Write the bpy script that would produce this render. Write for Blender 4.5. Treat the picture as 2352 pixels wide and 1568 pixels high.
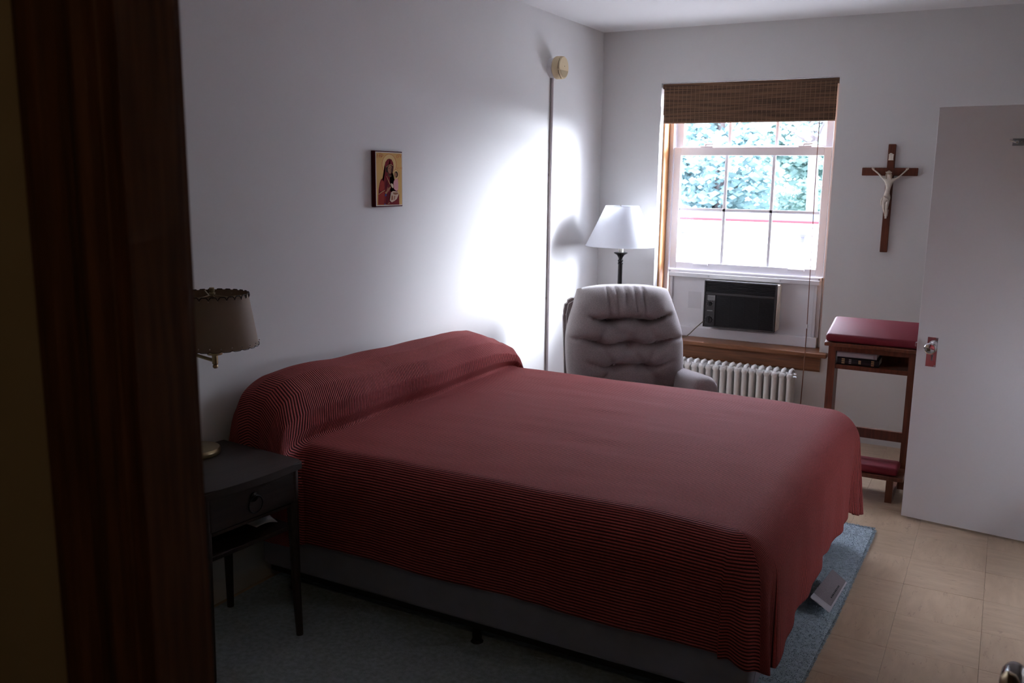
import bpy, bmesh, math, random
from mathutils import Vector, Matrix, noise

for o in list(bpy.data.objects):
    bpy.data.objects.remove(o)
S = bpy.context.scene
COL = S.collection

# ------------------------------------------------------------------ camera
def camera():
    yaw, pit, rol = (math.radians(a) for a in (-28.666, -10.415, 0.715))
    f = Vector((math.sin(yaw) * math.cos(pit), math.cos(yaw) * math.cos(pit), math.sin(pit)))
    r = f.cross(Vector((0, 0, 1))).normalized()
    u = r.cross(f)
    r2 = r * math.cos(rol) + u * math.sin(rol)
    u2 = u * math.cos(rol) - r * math.sin(rol)
    cd = bpy.data.cameras.new('camera')
    cd.sensor_width = 36
    cd.lens = 2062.9 / 2352 * 36
    cd.clip_start = 0.05
    cd.clip_end = 400
    cd.dof.use_dof = True
    cd.dof.focus_distance = 4.2
    cd.dof.aperture_fstop = 6.3
    c = bpy.data.objects.new('camera', cd)
    COL.objects.link(c)
    c.matrix_world = Matrix(((r2.x, u2.x, -f.x, 2.630), (r2.y, u2.y, -f.y, -6.110),
                             (r2.z, u2.z, -f.z, 1.696), (0, 0, 0, 1)))
    S.camera = c
camera()

# ------------------------------------------------------------------ sky, sun, exposure
WORLD_STRENGTH = 29.0
SUN_STRENGTH = 30.0
SUN_AZ, SUN_EL, SUN_ANGLE = 41.0, 12.5, 30.0     # low hazy sun, degrees from the window's outward normal towards the right
w = bpy.data.worlds.new('sky')
S.world = w
w.use_nodes = True
bg = w.node_tree.nodes['Background']
bg.inputs[0].default_value = (0.79, 0.81, 1.0, 1)
bg.inputs[1].default_value = WORLD_STRENGTH
sun = bpy.data.lights.new('sun', 'SUN')
sun.energy = SUN_STRENGTH
sun.angle = math.radians(SUN_ANGLE)
sun.color = (0.85, 0.89, 1.0)
so = bpy.data.objects.new('sun', sun)
COL.objects.link(so)
_az, _el = math.radians(SUN_AZ), math.radians(SUN_EL)
so.rotation_euler = Vector((-math.cos(_el) * math.sin(_az), -math.cos(_el) * math.cos(_az), -math.sin(_el))).to_track_quat('-Z', 'Y').to_euler()
# sampling portals in the two window openings (they emit nothing, they only guide sky sampling)
def portal(loc, rot, w_, h_):
    pl = bpy.data.lights.new('window_portal', 'AREA')
    pl.shape = 'RECTANGLE'
    pl.size, pl.size_y = w_, h_
    pl.cycles.is_portal = True
    po = bpy.data.objects.new('window_portal', pl)
    COL.objects.link(po)
    po.location = loc
    po.rotation_euler = rot
portal((1.02, 0.30, 1.60), (math.radians(-90), 0, 0), 1.16, 1.12)
portal((3.41, -2.24, 0.85), (math.radians(90), 0, math.radians(90)), 0.64, 0.80)
S.view_settings.view_transform = 'Standard'
S.view_settings.look = 'None'
S.view_settings.gamma = 1
S.view_settings.use_curve_mapping = False
S.view_settings.exposure = 0.0

# ------------------------------------------------------------------ materials
MATS = {}
def mat(name, col, rough=0.6, metal=0.0, vary=None, bump=None, stretch=(1, 1, 1), spec=0.4, sheen=0.0, coat=0.0, col2=None):
    """vary = (noise scale, amount 0..1, detail); bump = (noise scale, strength)"""
    m = bpy.data.materials.new(name)
    m.use_nodes = True
    nt = m.node_tree
    N, L = nt.nodes, nt.links
    b = N['Principled BSDF']
    b.inputs['Base Color'].default_value = (*col, 1)
    b.inputs['Roughness'].default_value = rough
    b.inputs['Metallic'].default_value = metal
    b.inputs['Specular IOR Level'].default_value = spec
    b.inputs['Sheen Weight'].default_value = sheen
    b.inputs['Coat Weight'].default_value = coat
    if vary or bump:
        tc = N.new('ShaderNodeTexCoord')
        mp = N.new('ShaderNodeMapping')
        mp.inputs['Scale'].default_value = stretch
        L.new(tc.outputs['Object'], mp.inputs[0])
    if vary:
        n = N.new('ShaderNodeTexNoise')
        n.inputs['Scale'].default_value = vary[0]
        n.inputs['Detail'].default_value = vary[2] if len(vary) > 2 else 4
        L.new(mp.outputs[0], n.inputs['Vector'])
        r = N.new('ShaderNodeValToRGB')
        c2 = col2 or tuple(c * (1 - vary[1]) for c in col)
        r.color_ramp.elements[0].position = 0.32
        r.color_ramp.elements[0].color = (*c2, 1)
        r.color_ramp.elements[1].position = 0.68
        r.color_ramp.elements[1].color = (*col, 1)
        L.new(n.outputs['Fac'], r.inputs[0])
        L.new(r.outputs[0], b.inputs['Base Color'])
    if bump:
        n2 = N.new('ShaderNodeTexNoise')
        n2.inputs['Scale'].default_value = bump[0]
        n2.inputs['Detail'].default_value = 3
        L.new(mp.outputs[0], n2.inputs['Vector'])
        bp = N.new('ShaderNodeBump')
        bp.inputs['Strength'].default_value = bump[1]
        bp.inputs['Distance'].default_value = 0.002
        L.new(n2.outputs['Fac'], bp.inputs['Height'])
        L.new(bp.outputs[0], b.inputs['Normal'])
    MATS[name] = m
    return m

def emit_free_glass():
    m = bpy.data.materials.new('window_glass')
    m.use_nodes = True
    nt = m.node_tree
    N, L = nt.nodes, nt.links
    N.remove(N['Principled BSDF'])
    t = N.new('ShaderNodeBsdfTransparent')
    t.inputs[0].default_value = (0.96, 0.98, 0.98, 1)
    g = N.new('ShaderNodeBsdfGlossy')
    g.inputs['Roughness'].default_value = 0.02
    lw = N.new('ShaderNodeLayerWeight')            # Schlick reflectance, the same from both faces of the pane
    lw.inputs['Blend'].default_value = 0.5
    pw = N.new('ShaderNodeMath'); pw.operation = 'POWER'; pw.inputs[1].default_value = 5.0
    L.new(lw.outputs['Facing'], pw.inputs[0])
    fr = N.new('ShaderNodeMath'); fr.operation = 'MULTIPLY_ADD'
    fr.inputs[1].default_value = 0.96; fr.inputs[2].default_value = 0.03
    L.new(pw.outputs[0], fr.inputs[0])
    mx = N.new('ShaderNodeMixShader')
    L.new(fr.outputs[0], mx.inputs[0])
    L.new(t.outputs[0], mx.inputs[1])
    L.new(g.outputs[0], mx.inputs[2])
    L.new(mx.outputs[0], N['Material Output'].inputs[0])
    return m

def translucent(name, col, tcol, fac, rough=0.8):
    m = mat(name, col, rough, spec=0.2)
    nt = m.node_tree
    N, L = nt.nodes, nt.links
    t = N.new('ShaderNodeBsdfTranslucent')
    t.inputs[0].default_value = (*tcol, 1)
    mx = N.new('ShaderNodeMixShader')
    mx.inputs[0].default_value = fac
    L.new(N['Principled BSDF'].outputs[0], mx.inputs[1])
    L.new(t.outputs[0], mx.inputs[2])
    L.new(mx.outputs[0], N['Material Output'].inputs[0])
    return m

def coverlet_mat():
    m = mat('red_ribbed_cloth', (0.3, 0.06, 0.06), 0.85, spec=0.2, sheen=0.05)
    nt = m.node_tree
    N, L = nt.nodes, nt.links
    b = N['Principled BSDF']
    b.inputs['Sheen Roughness'].default_value = 0.5
    b.inputs['Sheen Tint'].default_value = (0.9, 0.55, 0.55, 1)
    uv = N.new('ShaderNodeUVMap')
    uv.uv_map = 'UVMap'
    sp = N.new('ShaderNodeSeparateXYZ')
    L.new(uv.outputs[0], sp.inputs[0])
    mu = N.new('ShaderNodeMath'); mu.operation = 'MULTIPLY'
    mu.inputs[1].default_value = 2 * math.pi / 0.0100
    L.new(sp.outputs['Y'], mu.inputs[0])
    sn = N.new('ShaderNodeMath'); sn.operation = 'SINE'
    L.new(mu.outputs[0], sn.inputs[0])
    mr = N.new('ShaderNodeMapRange')
    mr.inputs['From Min'].default_value = -1
    L.new(sn.outputs[0], mr.inputs['Value'])
    # woven fleck
    mp = N.new('ShaderNodeMapping')
    mp.inputs['Scale'].default_value = (120, 420, 1)
    L.new(uv.outputs[0], mp.inputs[0])
    nz = N.new('ShaderNodeTexNoise')
    nz.inputs['Scale'].default_value = 1.0
    L.new(mp.outputs[0], nz.inputs['Vector'])
    r = N.new('ShaderNodeValToRGB')
    r.color_ramp.elements[0].position = 0.12
    r.color_ramp.elements[0].color = (0.040, 0.010, 0.010, 1)
    r.color_ramp.elements[1].position = 0.72
    r.color_ramp.elements[1].color = (0.47, 0.086, 0.080, 1)
    L.new(mr.outputs[0], r.inputs[0])
    mx = N.new('ShaderNodeMix'); mx.data_type = 'RGBA'; mx.blend_type = 'MULTIPLY'
    mx.inputs['Factor'].default_value = 0.5
    L.new(r.outputs[0], mx.inputs['A'])
    rr = N.new('ShaderNodeMapRange')
    rr.inputs['From Min'].default_value = 0.3; rr.inputs['From Max'].default_value = 0.7
    rr.inputs['To Min'].default_value = 0.55; rr.inputs['To Max'].default_value = 1.35
    L.new(nz.outputs['Fac'], rr.inputs['Value'])
    L.new(rr.outputs[0], mx.inputs['B'])
    L.new(mx.outputs['Result'], b.inputs['Base Color'])
    bp = N.new('ShaderNodeBump')
    bp.inputs['Strength'].default_value = 0.7
    bp.inputs['Distance'].default_value = 0.003
    L.new(mr.outputs[0], bp.inputs['Height'])
    L.new(bp.outputs[0], b.inputs['Normal'])
    return m

def stripe_mat(name, axis, pitch, ca, cb, rough=0.7):
    """two thread colours alternating along one object axis, broken up by noise"""
    m = mat(name, ca, rough, spec=0.2)
    nt = m.node_tree
    N, L = nt.nodes, nt.links
    tc = N.new('ShaderNodeTexCoord')
    mp = N.new('ShaderNodeMapping')
    sc = [3, 3, 3]; sc[axis] = 1 / pitch
    mp.inputs['Scale'].default_value = sc
    L.new(tc.outputs['Object'], mp.inputs[0])
    n = N.new('ShaderNodeTexNoise')
    n.inputs['Scale'].default_value = 1.0
    n.inputs['Detail'].default_value = 1
    L.new(mp.outputs[0], n.inputs['Vector'])
    r = N.new('ShaderNodeValToRGB')
    r.color_ramp.elements[0].position = 0.38; r.color_ramp.elements[0].color = (*cb, 1)
    r.color_ramp.elements[1].position = 0.62; r.color_ramp.elements[1].color = (*ca, 1)
    L.new(n.outputs['Fac'], r.inputs[0])
    L.new(r.outputs[0], N['Principled BSDF'].inputs['Base Color'])
    return m

WALL = mat('wall_paint', (0.72, 0.705, 0.69), 0.75, bump=(90, 0.12), spec=0.25)
CEIL = mat('ceiling_paint', (0.80, 0.80, 0.79), 0.8, bump=(60, 0.1), spec=0.2)
HALLW = mat('hall_paint', (0.34, 0.29, 0.20), 0.8, bump=(60, 0.1), spec=0.2)
TILE = mat('vinyl_tile', (0.55, 0.41, 0.28), 0.30, vary=(7, 0.3, 8), bump=(14, 0.1), stretch=(1, 4, 1), spec=0.45, col2=(0.46, 0.335, 0.225))
TILE2 = mat('vinyl_tile_turned', (0.545, 0.405, 0.275), 0.30, vary=(7, 0.3, 8), bump=(14, 0.1), stretch=(4, 1, 1), spec=0.45, col2=(0.455, 0.33, 0.22))
def tile_wear(m):
    nt = m.node_tree
    N, L = nt.nodes, nt.links
    b = N['Principled BSDF']
    mp = next(n for n in N if n.type == 'MAPPING')
    oi = N.new('ShaderNodeObjectInfo')
    mu = N.new('ShaderNodeMath'); mu.operation = 'MULTIPLY'; mu.inputs[1].default_value = 37.0
    L.new(oi.outputs['Random'], mu.inputs[0])
    L.new(mu.outputs[0], mp.inputs['Location'])
    src = b.inputs['Base Color'].links[0].from_socket
    n = N.new('ShaderNodeTexNoise')
    n.inputs['Scale'].default_value = 16; n.inputs['Detail'].default_value = 7; n.inputs['Distortion'].default_value = 1.2
    L.new(mp.outputs[0], n.inputs['Vector'])
    r = N.new('ShaderNodeMapRange')
    r.inputs['From Min'].default_value = 0.60; r.inputs['From Max'].default_value = 0.72
    r.inputs['To Min'].default_value = 0.0; r.inputs['To Max'].default_value = 0.45
    L.new(n.outputs['Fac'], r.inputs['Value'])
    mx = N.new('ShaderNodeMix'); mx.data_type = 'RGBA'
    mx.inputs['B'].default_value = (0.24, 0.15, 0.10, 1)
    L.new(r.outputs[0], mx.inputs['Factor'])
    L.new(src, mx.inputs['A'])
    br = N.new('ShaderNodeMapRange')
    br.inputs['To Min'].default_value = 0.97; br.inputs['To Max'].default_value = 1.03
    L.new(oi.outputs['Random'], br.inputs['Value'])
    m2 = N.new('ShaderNodeMix'); m2.data_type = 'RGBA'; m2.blend_type = 'MULTIPLY'
    m2.inputs['Factor'].default_value = 1.0
    L.new(mx.outputs['Result'], m2.inputs['A'])
    L.new(br.outputs[0], m2.inputs['B'])
    L.new(m2.outputs['Result'], b.inputs['Base Color'])
tile_wear(TILE); tile_wear(TILE2)
JOINT = mat('floor_joint', (0.42, 0.31, 0.20), 0.7)
DOORP = mat('door_paint', (0.70, 0.67, 0.66), 0.5, bump=(120, 0.05), spec=0.35)
DARKW = mat('dark_trim_wood', (0.105, 0.044, 0.022), 0.55, vary=(6, 0.5, 5), stretch=(14, 14, 1), spec=0.25)
SILLW = mat('sill_wood', (0.29, 0.115, 0.048), 0.42, vary=(5, 0.45, 5), stretch=(1, 16, 16), spec=0.45)
REVW = mat('window_jamb_wood', (0.55, 0.25, 0.09), 0.45, vary=(5, 0.45, 5), stretch=(16, 16, 1), spec=0.4)
KNW = mat('kneeler_wood', (0.185, 0.058, 0.026), 0.42, vary=(6, 0.45, 5), stretch=(12, 12, 1), spec=0.45)
CROSSW = mat('cross_wood', (0.16, 0.045, 0.022), 0.45, vary=(8, 0.4, 5), stretch=(8, 8, 1), spec=0.4)
NSW = mat('nightstand_wood', (0.034, 0.019, 0.014), 0.5, vary=(6, 0.45, 5), stretch=(10, 1, 10), spec=0.5)
CHW = mat('black_lacquer', (0.012, 0.010, 0.012), 0.16, spec=0.6, coat=0.4)
CHS = mat('seat_wood', (0.15, 0.055, 0.028), 0.4, vary=(6, 0.4), stretch=(10, 1, 10))
VINYL = mat('red_leatherette', (0.19, 0.016, 0.028), 0.52, bump=(260, 0.25), spec=0.3)
PVC = mat('white_frame', (0.78, 0.77, 0.80), 0.4, spec=0.45)
BOARD = mat('filler_board', (0.70, 0.69, 0.71), 0.5, bump=(80, 0.05))
ALU = mat('aluminium_rail', (0.66, 0.66, 0.68), 0.4, metal=0.35)
CHROME = mat('chrome', (0.85, 0.85, 0.87), 0.09, metal=1.0)
STEEL = mat('dull_steel', (0.42, 0.43, 0.45), 0.33, metal=0.9)
BRASS = mat('antique_brass', (0.42, 0.33, 0.19), 0.3, metal=0.95)
BLACKP = mat('black_plastic', (0.012, 0.011, 0.012), 0.45, spec=0.4)
GREYP = mat('dark_grey_plastic', (0.040, 0.036, 0.036), 0.5)
BEIGEM = mat('beige_metal', (0.60, 0.57, 0.50), 0.5)
PRINT = mat('grey_print', (0.34, 0.34, 0.34), 0.6)
RADW = mat('radiator_enamel', (0.80, 0.79, 0.77), 0.38, bump=(70, 0.15), spec=0.45)
CREAM = mat('cream_plastic', (0.66, 0.53, 0.33), 0.45)
CREAM2 = mat('dark_cream_plastic', (0.42, 0.33, 0.20), 0.45)
WHITEP = mat('white_plastic', (0.74, 0.73, 0.74), 0.45)
PIPEM = mat('painted_conduit', (0.52, 0.46, 0.47), 0.5)
COVER = coverlet_mat()
BOXS = mat('box_spring_ticking', (0.26, 0.26, 0.32), 0.8, vary=(14, 0.12), bump=(160, 0.2))
FRAME = mat('bed_frame_steel', (0.020, 0.017, 0.016), 0.5, metal=0.4)
RUGM = mat('pale_blue_pile', (0.46, 0.55, 0.60), 0.95, vary=(55, 0.30, 5), bump=(190, 0.9), spec=0.1)
RUGB = mat('rug_backing', (0.22, 0.17, 0.12), 0.9)
TWEED = mat('mauve_tweed', (0.285, 0.24, 0.235), 0.9, vary=(170, 0.35, 3), bump=(320, 0.5), stretch=(1, 1, 2.2), spec=0.15, sheen=0.25)
SHADEW = translucent('white_shade_cloth', (0.88, 0.88, 0.90), (0.90, 0.91, 0.94), 0.5)
PARCH = translucent('parchment', (0.30, 0.215, 0.155), (0.36, 0.24, 0.14), 0.3, 0.6)
LACE = mat('dark_lacing', (0.035, 0.022, 0.016), 0.7)
BRONZE = mat('dark_bronze', (0.022, 0.020, 0.020), 0.3, metal=0.7)
CANDLE = mat('cream_socket', (0.66, 0.62, 0.52), 0.5)
IVORY = mat('ivory_figure', (0.84, 0.76, 0.64), 0.42, vary=(60, 0.2))
BLACKB = mat('black_book_cloth', (0.012, 0.012, 0.014), 0.45)
GREYB = mat('pale_book_cloth', (0.50, 0.48, 0.50), 0.6)
PAGES = mat('page_edges', (0.62, 0.57, 0.47), 0.8, vary=(3, 0.3), stretch=(1, 1, 200))
GOLD = mat('gold_print', (0.55, 0.43, 0.22), 0.4, metal=0.5)
PAPER = mat('white_paper', (0.66, 0.66, 0.70), 0.7)
TAGM = translucent('clear_tag_sleeve', (0.62, 0.58, 0.60), (0.62, 0.60, 0.64), 0.35, 0.35)
TAGP = mat('tag_print', (0.27, 0.23, 0.24), 0.6, vary=(220, 0.5), stretch=(1, 6, 1))
INK = mat('black_ink', (0.02, 0.02, 0.02), 0.6)
CORD = mat('brown_cord', (0.20, 0.09, 0.055), 0.8)
CABLE = mat('grey_cable', (0.17, 0.15, 0.10), 0.6)
BAMBOO = stripe_mat('woven_bamboo', 2, 0.009, (0.21, 0.115, 0.066), (0.090, 0.050, 0.032))
BAMTHREAD = mat('bamboo_thread', (0.25, 0.145, 0.09), 0.8)
GLASS = emit_free_glass()
GLASSBULB = mat('opal_glass', (0.85, 0.80, 0.70), 0.3)
LEAF = translucent('leaf_green', (0.24, 0.35, 0.33), (0.26, 0.38, 0.33), 0.3, 0.6)
LEAF2 = translucent('leaf_blue_green', (0.20, 0.31, 0.32), (0.22, 0.34, 0.33), 0.3, 0.6)
BARK = mat('bark', (0.13, 0.11, 0.11), 0.9, vary=(3, 0.4), bump=(8, 1.0), stretch=(3, 3, 0.5))
GRASS = mat('grass', (0.12, 0.15, 0.09), 0.9, vary=(0.8, 0.4))
ROOFM = mat('sunlit_shingle', (0.78, 0.74, 0.74), 0.8, vary=(4, 0.15), stretch=(1, 3, 3))
RIDGEM = mat('red_ridge', (0.075, 0.016, 0.020), 0.8, spec=0.1)
SIDING = mat('pale_siding', (0.62, 0.60, 0.58), 0.8, vary=(2, 0.1))
BLUEW = mat('grey_blue_wall', (0.085, 0.105, 0.14), 0.8, vary=(0.6, 0.2), spec=0.1)
DARKV = mat('vent_metal', (0.03, 0.03, 0.06), 0.6)

# ------------------------------------------------------------------ mesh helpers
OFF = {}
def tag(o, label, cat=None, group=None, kind=None):
    o['label'] = label
    if cat: o['category'] = cat
    if group: o['group'] = group
    if kind: o['kind'] = kind
    return o

def thing(name, label, cat, loc=(0, 0, 0), rotz=0.0, group=None, kind=None):
    o = bpy.data.objects.new(name, None)
    o.empty_display_size = 0.1
    COL.objects.link(o)
    o.location = loc
    o.rotation_euler = (0, 0, rotz)
    OFF[o.name] = Vector(loc)
    tag(o, label, cat, group, kind)
    return o

def part(name, bm, m, parent=None, smooth=False, world=False, angle=None):
    """bm -> one mesh object. world=True: vertices are in world space, parent is not rotated."""
    if isinstance(bm, bpy.types.Mesh):
        me = bm
    else:
        bmesh.ops.recalc_face_normals(bm, faces=bm.faces[:])
        if parent is not None and world:
            bmesh.ops.translate(bm, verts=bm.verts[:], vec=-OFF[parent.name])
        me = bpy.data.meshes.new(name)
        bm.to_mesh(me)
        bm.free()
    if m is not None:
        for mm in (m if isinstance(m, (list, tuple)) else [m]):
            me.materials.append(mm)
    if smooth:
        for p in me.polygons: p.use_smooth = True
        me.set_sharp_from_angle(angle=math.radians(angle or 40))
    o = bpy.data.objects.new(name, me)
    COL.objects.link(o)
    if parent is not None:
        o.parent = parent
        OFF[o.name] = OFF[parent.name]
    return o

def box(bm, lo, hi, bev=0.0, seg=2):
    c = [(a + b) / 2 for a, b in zip(lo, hi)]
    s = [max(abs(b - a), 1e-5) for a, b in zip(lo, hi)]
    r = bmesh.ops.create_cube(bm, size=1.0, matrix=Matrix.Translation(c) @ Matrix.Diagonal((*s, 1)))
    if bev:
        ed = {e for v in r['verts'] for e in v.link_edges}
        bmesh.ops.bevel(bm, geom=list(ed), offset=min(bev, min(s) * 0.49), segments=seg, affect='EDGES', profile=0.5)
    return bm

def B(lo, hi, bev=0.0, seg=2):
    return box(bmesh.new(), lo, hi, bev, seg)

def frame_dir(d):
    d = Vector(d).normalized()
    a = Vector((0, 0, 1)) if abs(d.z) < 0.95 else Vector((1, 0, 0))
    x = d.cross(a).normalized()
    return x, d.cross(x).normalized()

def tube(bm, pts, rad, seg=10, cap=True, squash=None):
    pts = [Vector(p) for p in pts]
    n = len(pts)
    rs = rad if isinstance(rad, (list, tuple)) else [rad] * n
    rings = []
    x = None
    for i, p in enumerate(pts):
        d = (pts[min(i + 1, n - 1)] - pts[max(i - 1, 0)]).normalized()
        if x is None:
            x, y = frame_dir(d)
        else:
            x = (x - d * x.dot(d)).normalized()
            y = d.cross(x)
        rings.append([bm.verts.new(p + (x * math.cos(t) + y * math.sin(t)) * rs[i])
                      for t in (2 * math.pi * k / seg for k in range(seg))])
    for a, b in zip(rings, rings[1:]):
        for k in range(seg):
            bm.faces.new((a[k], a[(k + 1) % seg], b[(k + 1) % seg], b[k]))
    if cap:
        bm.faces.new(rings[0][::-1]); bm.faces.new(rings[-1])
    return bm

def T(pts, rad, seg=10):
    return tube(bmesh.new(), pts, rad, seg)

def lathe(bm, prof, c=(0, 0, 0), axis='z', seg=32, close=False):
    """prof = [(radius, height)]; height runs along axis"""
    rings = []
    for r, h in prof:
        ring = []
        for k in range(seg):
            t = 2 * math.pi * k / seg
            a, b = r * math.cos(t), r * math.sin(t)
            p = {'z': (a, b, h), 'x': (h, a, b), 'y': (a, h, b)}[axis]
            ring.append(bm.verts.new(Vector(c) + Vector(p)))
        rings.append(ring)
    for a, b in zip(rings, rings[1:]):
        for k in range(seg):
            bm.faces.new((a[k], a[(k + 1) % seg], b[(k + 1) % seg], b[k]))
    if close:
        a, b = rings[-1], rings[0]
        for k in range(seg):
            bm.faces.new((a[k], a[(k + 1) % seg], b[(k + 1) % seg], b[k]))
    else:
        bm.faces.new(rings[0][::-1]); bm.faces.new(rings[-1])
    return bm

def LA(prof, c=(0, 0, 0), axis='z', seg=32, close=False):
    return lathe(bmesh.new(), prof, c, axis, seg, close)

def prism(bm, poly, fn, d0, d1):
    """2-D outline; fn(a, b, depth) -> 3-D point"""
    lo = [bm.verts.new(fn(a, b, d0)) for a, b in poly]
    hi = [bm.verts.new(fn(a, b, d1)) for a, b in poly]
    n = len(poly)
    for k in range(n):
        bm.faces.new((lo[k], lo[(k + 1) % n], hi[(k + 1) % n], hi[k]))
    bm.faces.new(lo[::-1]); bm.faces.new(hi)
    return bm

def copy_tree(o, parent=None):
    c = o.copy()
    COL.objects.link(c)
    c.parent = parent
    OFF[c.name] = OFF.get(o.name, Vector())
    for ch in list(o.children):
        copy_tree(ch, c)
    return c

def lerp_table(tb, x):
    if x <= tb[0][0]: return tb[0][1]
    for (a, fa), (b, fb) in zip(tb, tb[1:]):
        if x <= b:
            t = (x - a) / (b - a)
            t = t * t * (3 - 2 * t) * 0.5 + t * 0.5
            return fa + (fb - fa) * t
    return tb[-1][1]

def sstep(a, b, x):
    t = max(0.0, min(1.0, (x - a) / (b - a)))
    return t * t * (3 - 2 * t)

def text_bm(body, size, fn, depth=0.0002):
    cu = bpy.data.curves.new('t', 'FONT')
    cu.body = body
    cu.size = size
    cu.align_x = 'CENTER'
    cu.resolution_u = 2
    ob = bpy.data.objects.new('t', cu)
    COL.objects.link(ob)
    dg = bpy.context.evaluated_depsgraph_get()
    me = ob.evaluated_get(dg).to_mesh()
    bm = bmesh.new()
    vs = [bm.verts.new(fn(v.co.x, v.co.y, depth)) for v in me.vertices]
    for p in me.polygons:
        try: bm.faces.new([vs[i] for i in p.vertices])
        except ValueError: pass
    ob.evaluated_get(dg).to_mesh_clear()
    bpy.data.objects.remove(ob)
    bpy.data.curves.remove(cu)
    return bm

# ------------------------------------------------------------------ the room
RX, RY, RH = 3.27, -5.425, 2.70          # right wall, near wall, ceiling
HY = -5.521                               # hall face of the near wall
def struct(name, bm, m, label, parent=None, smooth=False):
    o = part(name, bm, m, parent, smooth)
    if parent is None:
        tag(o, label, kind='structure')
        o['category'] = name.split('_')[0]
    return o

floor = thing('floor', 'floor of square tan vinyl tiles with scuffs and faint joints', 'floor', kind='structure')
part('floor_base', B((-0.1, -7.2, -0.12), (4.6, 0.1, -0.004)), JOINT, floor)
TS = 0.3048
tile_me = []
for mm, nm in ((TILE, 'tile'), (TILE2, 'tile')):
    bm = B((0.0003, 0.0003, -0.006), (TS - 0.0003, TS - 0.0003, 0.0), 0.0006, 1)
    me = bpy.data.meshes.new(nm); bm.to_mesh(me); bm.free(); me.materials.append(mm)
    tile_me.append(me)
rnd = random.Random(3)
x0 = RX - 11 * TS + 0.03
for i in range(11):
    for j in range(18):
        o = bpy.data.objects.new('tile', tile_me[(i + j) % 2])
        COL.objects.link(o)
        o.parent = floor
        o.location = (x0 + i * TS, -0.002 - (j + 1) * TS, rnd.uniform(-0.0008, 0.0))
part('hall_floor', B((-0.1, -7.2, -0.005), (4.6, HY + 0.09, 0.0)), JOINT, floor)

struct('ceiling', B((-0.1, -7.2, RH), (4.6, 0.1, RH + 0.15)), CEIL, 'plain white plaster ceiling')
struct('wall_left', B((-0.15, -7.2, -0.12), (0.0, 0.3, RH)), WALL, 'long pale plaster wall behind the head of the bed')
# far wall with the window opening (x .44-1.60, z .56-2.335)
WX0, WX1, WZ0, WZ1 = 0.440, 1.612, 0.555, 2.338
bm = bmesh.new()
box(bm, (0, 0, -0.12), (WX0, 0.30, RH))
box(bm, (WX1, 0, -0.12), (4.6, 0.30, RH))
box(bm, (WX0, 0, -0.12), (WX1, 0.30, WZ0))
box(bm, (WX0, 0, WZ1), (WX1, 0.30, RH))
struct('wall_far', bm, WALL, 'pale plaster wall with the window and the crucifix')
# right wall with the closet opening
bm = bmesh.new()
DY0, DY1 = -1.425, -0.47
box(bm, (RX, DY1, -0.12), (RX + 0.12, 0.0, RH))
W2A, W2B, W2Z0, W2Z1 = -2.58, -1.90, 0.45, 1.25        # second window, out of the picture on the right
box(bm, (RX, HY, -0.12), (RX + 0.12, W2A, RH))
box(bm, (RX, W2B, -0.12), (RX + 0.12, DY0, RH))
box(bm, (RX, W2A, -0.12), (RX + 0.12, W2B, W2Z0))
box(bm, (RX, W2A, W2Z1), (RX + 0.12, W2B, RH))
box(bm, (RX, DY0, 2.06), (RX + 0.12, DY1, RH))
box(bm, (RX + 0.75, DY0 - 0.3, -0.12), (RX + 0.87, DY1 + 0.3, RH))
box(bm, (RX + 0.12, DY0 - 0.3, -0.12), (RX + 0.75, DY0 - 0.18, RH))
box(bm, (RX + 0.12, DY1 + 0.18, -0.12), (RX + 0.75, DY1 + 0.3, RH))
struct('wall_right', bm, mat('low_bounce_wall_tone', (0.42, 0.38, 0.33), 0.75), 'unseen side wall toned dark to curb bounced light, with closet recess and window')  # coloured darker than the other room walls so that less light bounces back
# near wall with the entrance doorway
JX0, JX1, JZ = 1.855, 2.72, 2.06
bm = bmesh.new()
box(bm, (-0.0, HY, -0.12), (JX0 - 0.015, RY, RH))
box(bm, (JX1 + 0.015, HY, -0.12), (RX, RY, RH))
box(bm, (JX0 - 0.015, HY, JZ + 0.015), (JX1 + 0.015, RY, RH))
struct('wall_near', bm, HALLW, 'tan hallway wall beside the dark door casing')
bm = bmesh.new()
box(bm, (0, -7.2, -0.12), (4.6, -7.05, RH))
box(bm, (RX + 1.2, -7.05, -0.12), (RX + 1.33, HY, RH))
box(bm, (RX, HY - 0.12, -0.12), (RX + 1.2, HY, RH))
struct('wall_hall', bm, HALLW, 'tan hallway walls behind the viewpoint')
# entrance doorway: jamb boards, stop and moulded casing
def casing(name, sx, x_in, label):
    t = thing(name, label, 'trim', (x_in, HY, 0), kind='structure')
    s = -1 if sx < 0 else 1
    # jamb and stop
    a, b = sorted((x_in, x_in + s * 0.015))
    part('jamb', B((a, HY, 0), (b, RY, JZ), 0.002, 1), DARKW, t, world=True)
    a, b = sorted((x_in, x_in - s * 0.011))
    part('door_stop', B((a, HY + 0.012, 0), (b, HY + 0.050, JZ - 0.011)), DARKW, t, world=True)
    # moulded hall casing
    prof = [(0.004, 0.0), (0.004, 0.012), (0.012, 0.018), (0.022, 0.016), (0.030, 0.013), (0.046, 0.012), (0.058, 0.016),
            (0.066, 0.021), (0.078, 0.024), (0.090, 0.024), (0.096, 0.018), (0.100, 0.0)]
    bm = prism(bmesh.new(), prof, lambda a, b, d: Vector((x_in + s * a, HY - b, d)), 0.0, JZ + 0.10)
    part('hall_casing', bm, DARKW, t, world=True)
    bm = prism(bmesh.new(), prof, lambda a, b, d: Vector((x_in + s * a, RY + b * 0.7, d)), 0.0, JZ + 0.10)
    part('room_casing', bm, DARKW, t, world=True)
    return t
casing('trim_1', -1, JX0, 'dark brown moulded door casing and jamb filling the left edge')
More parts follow.
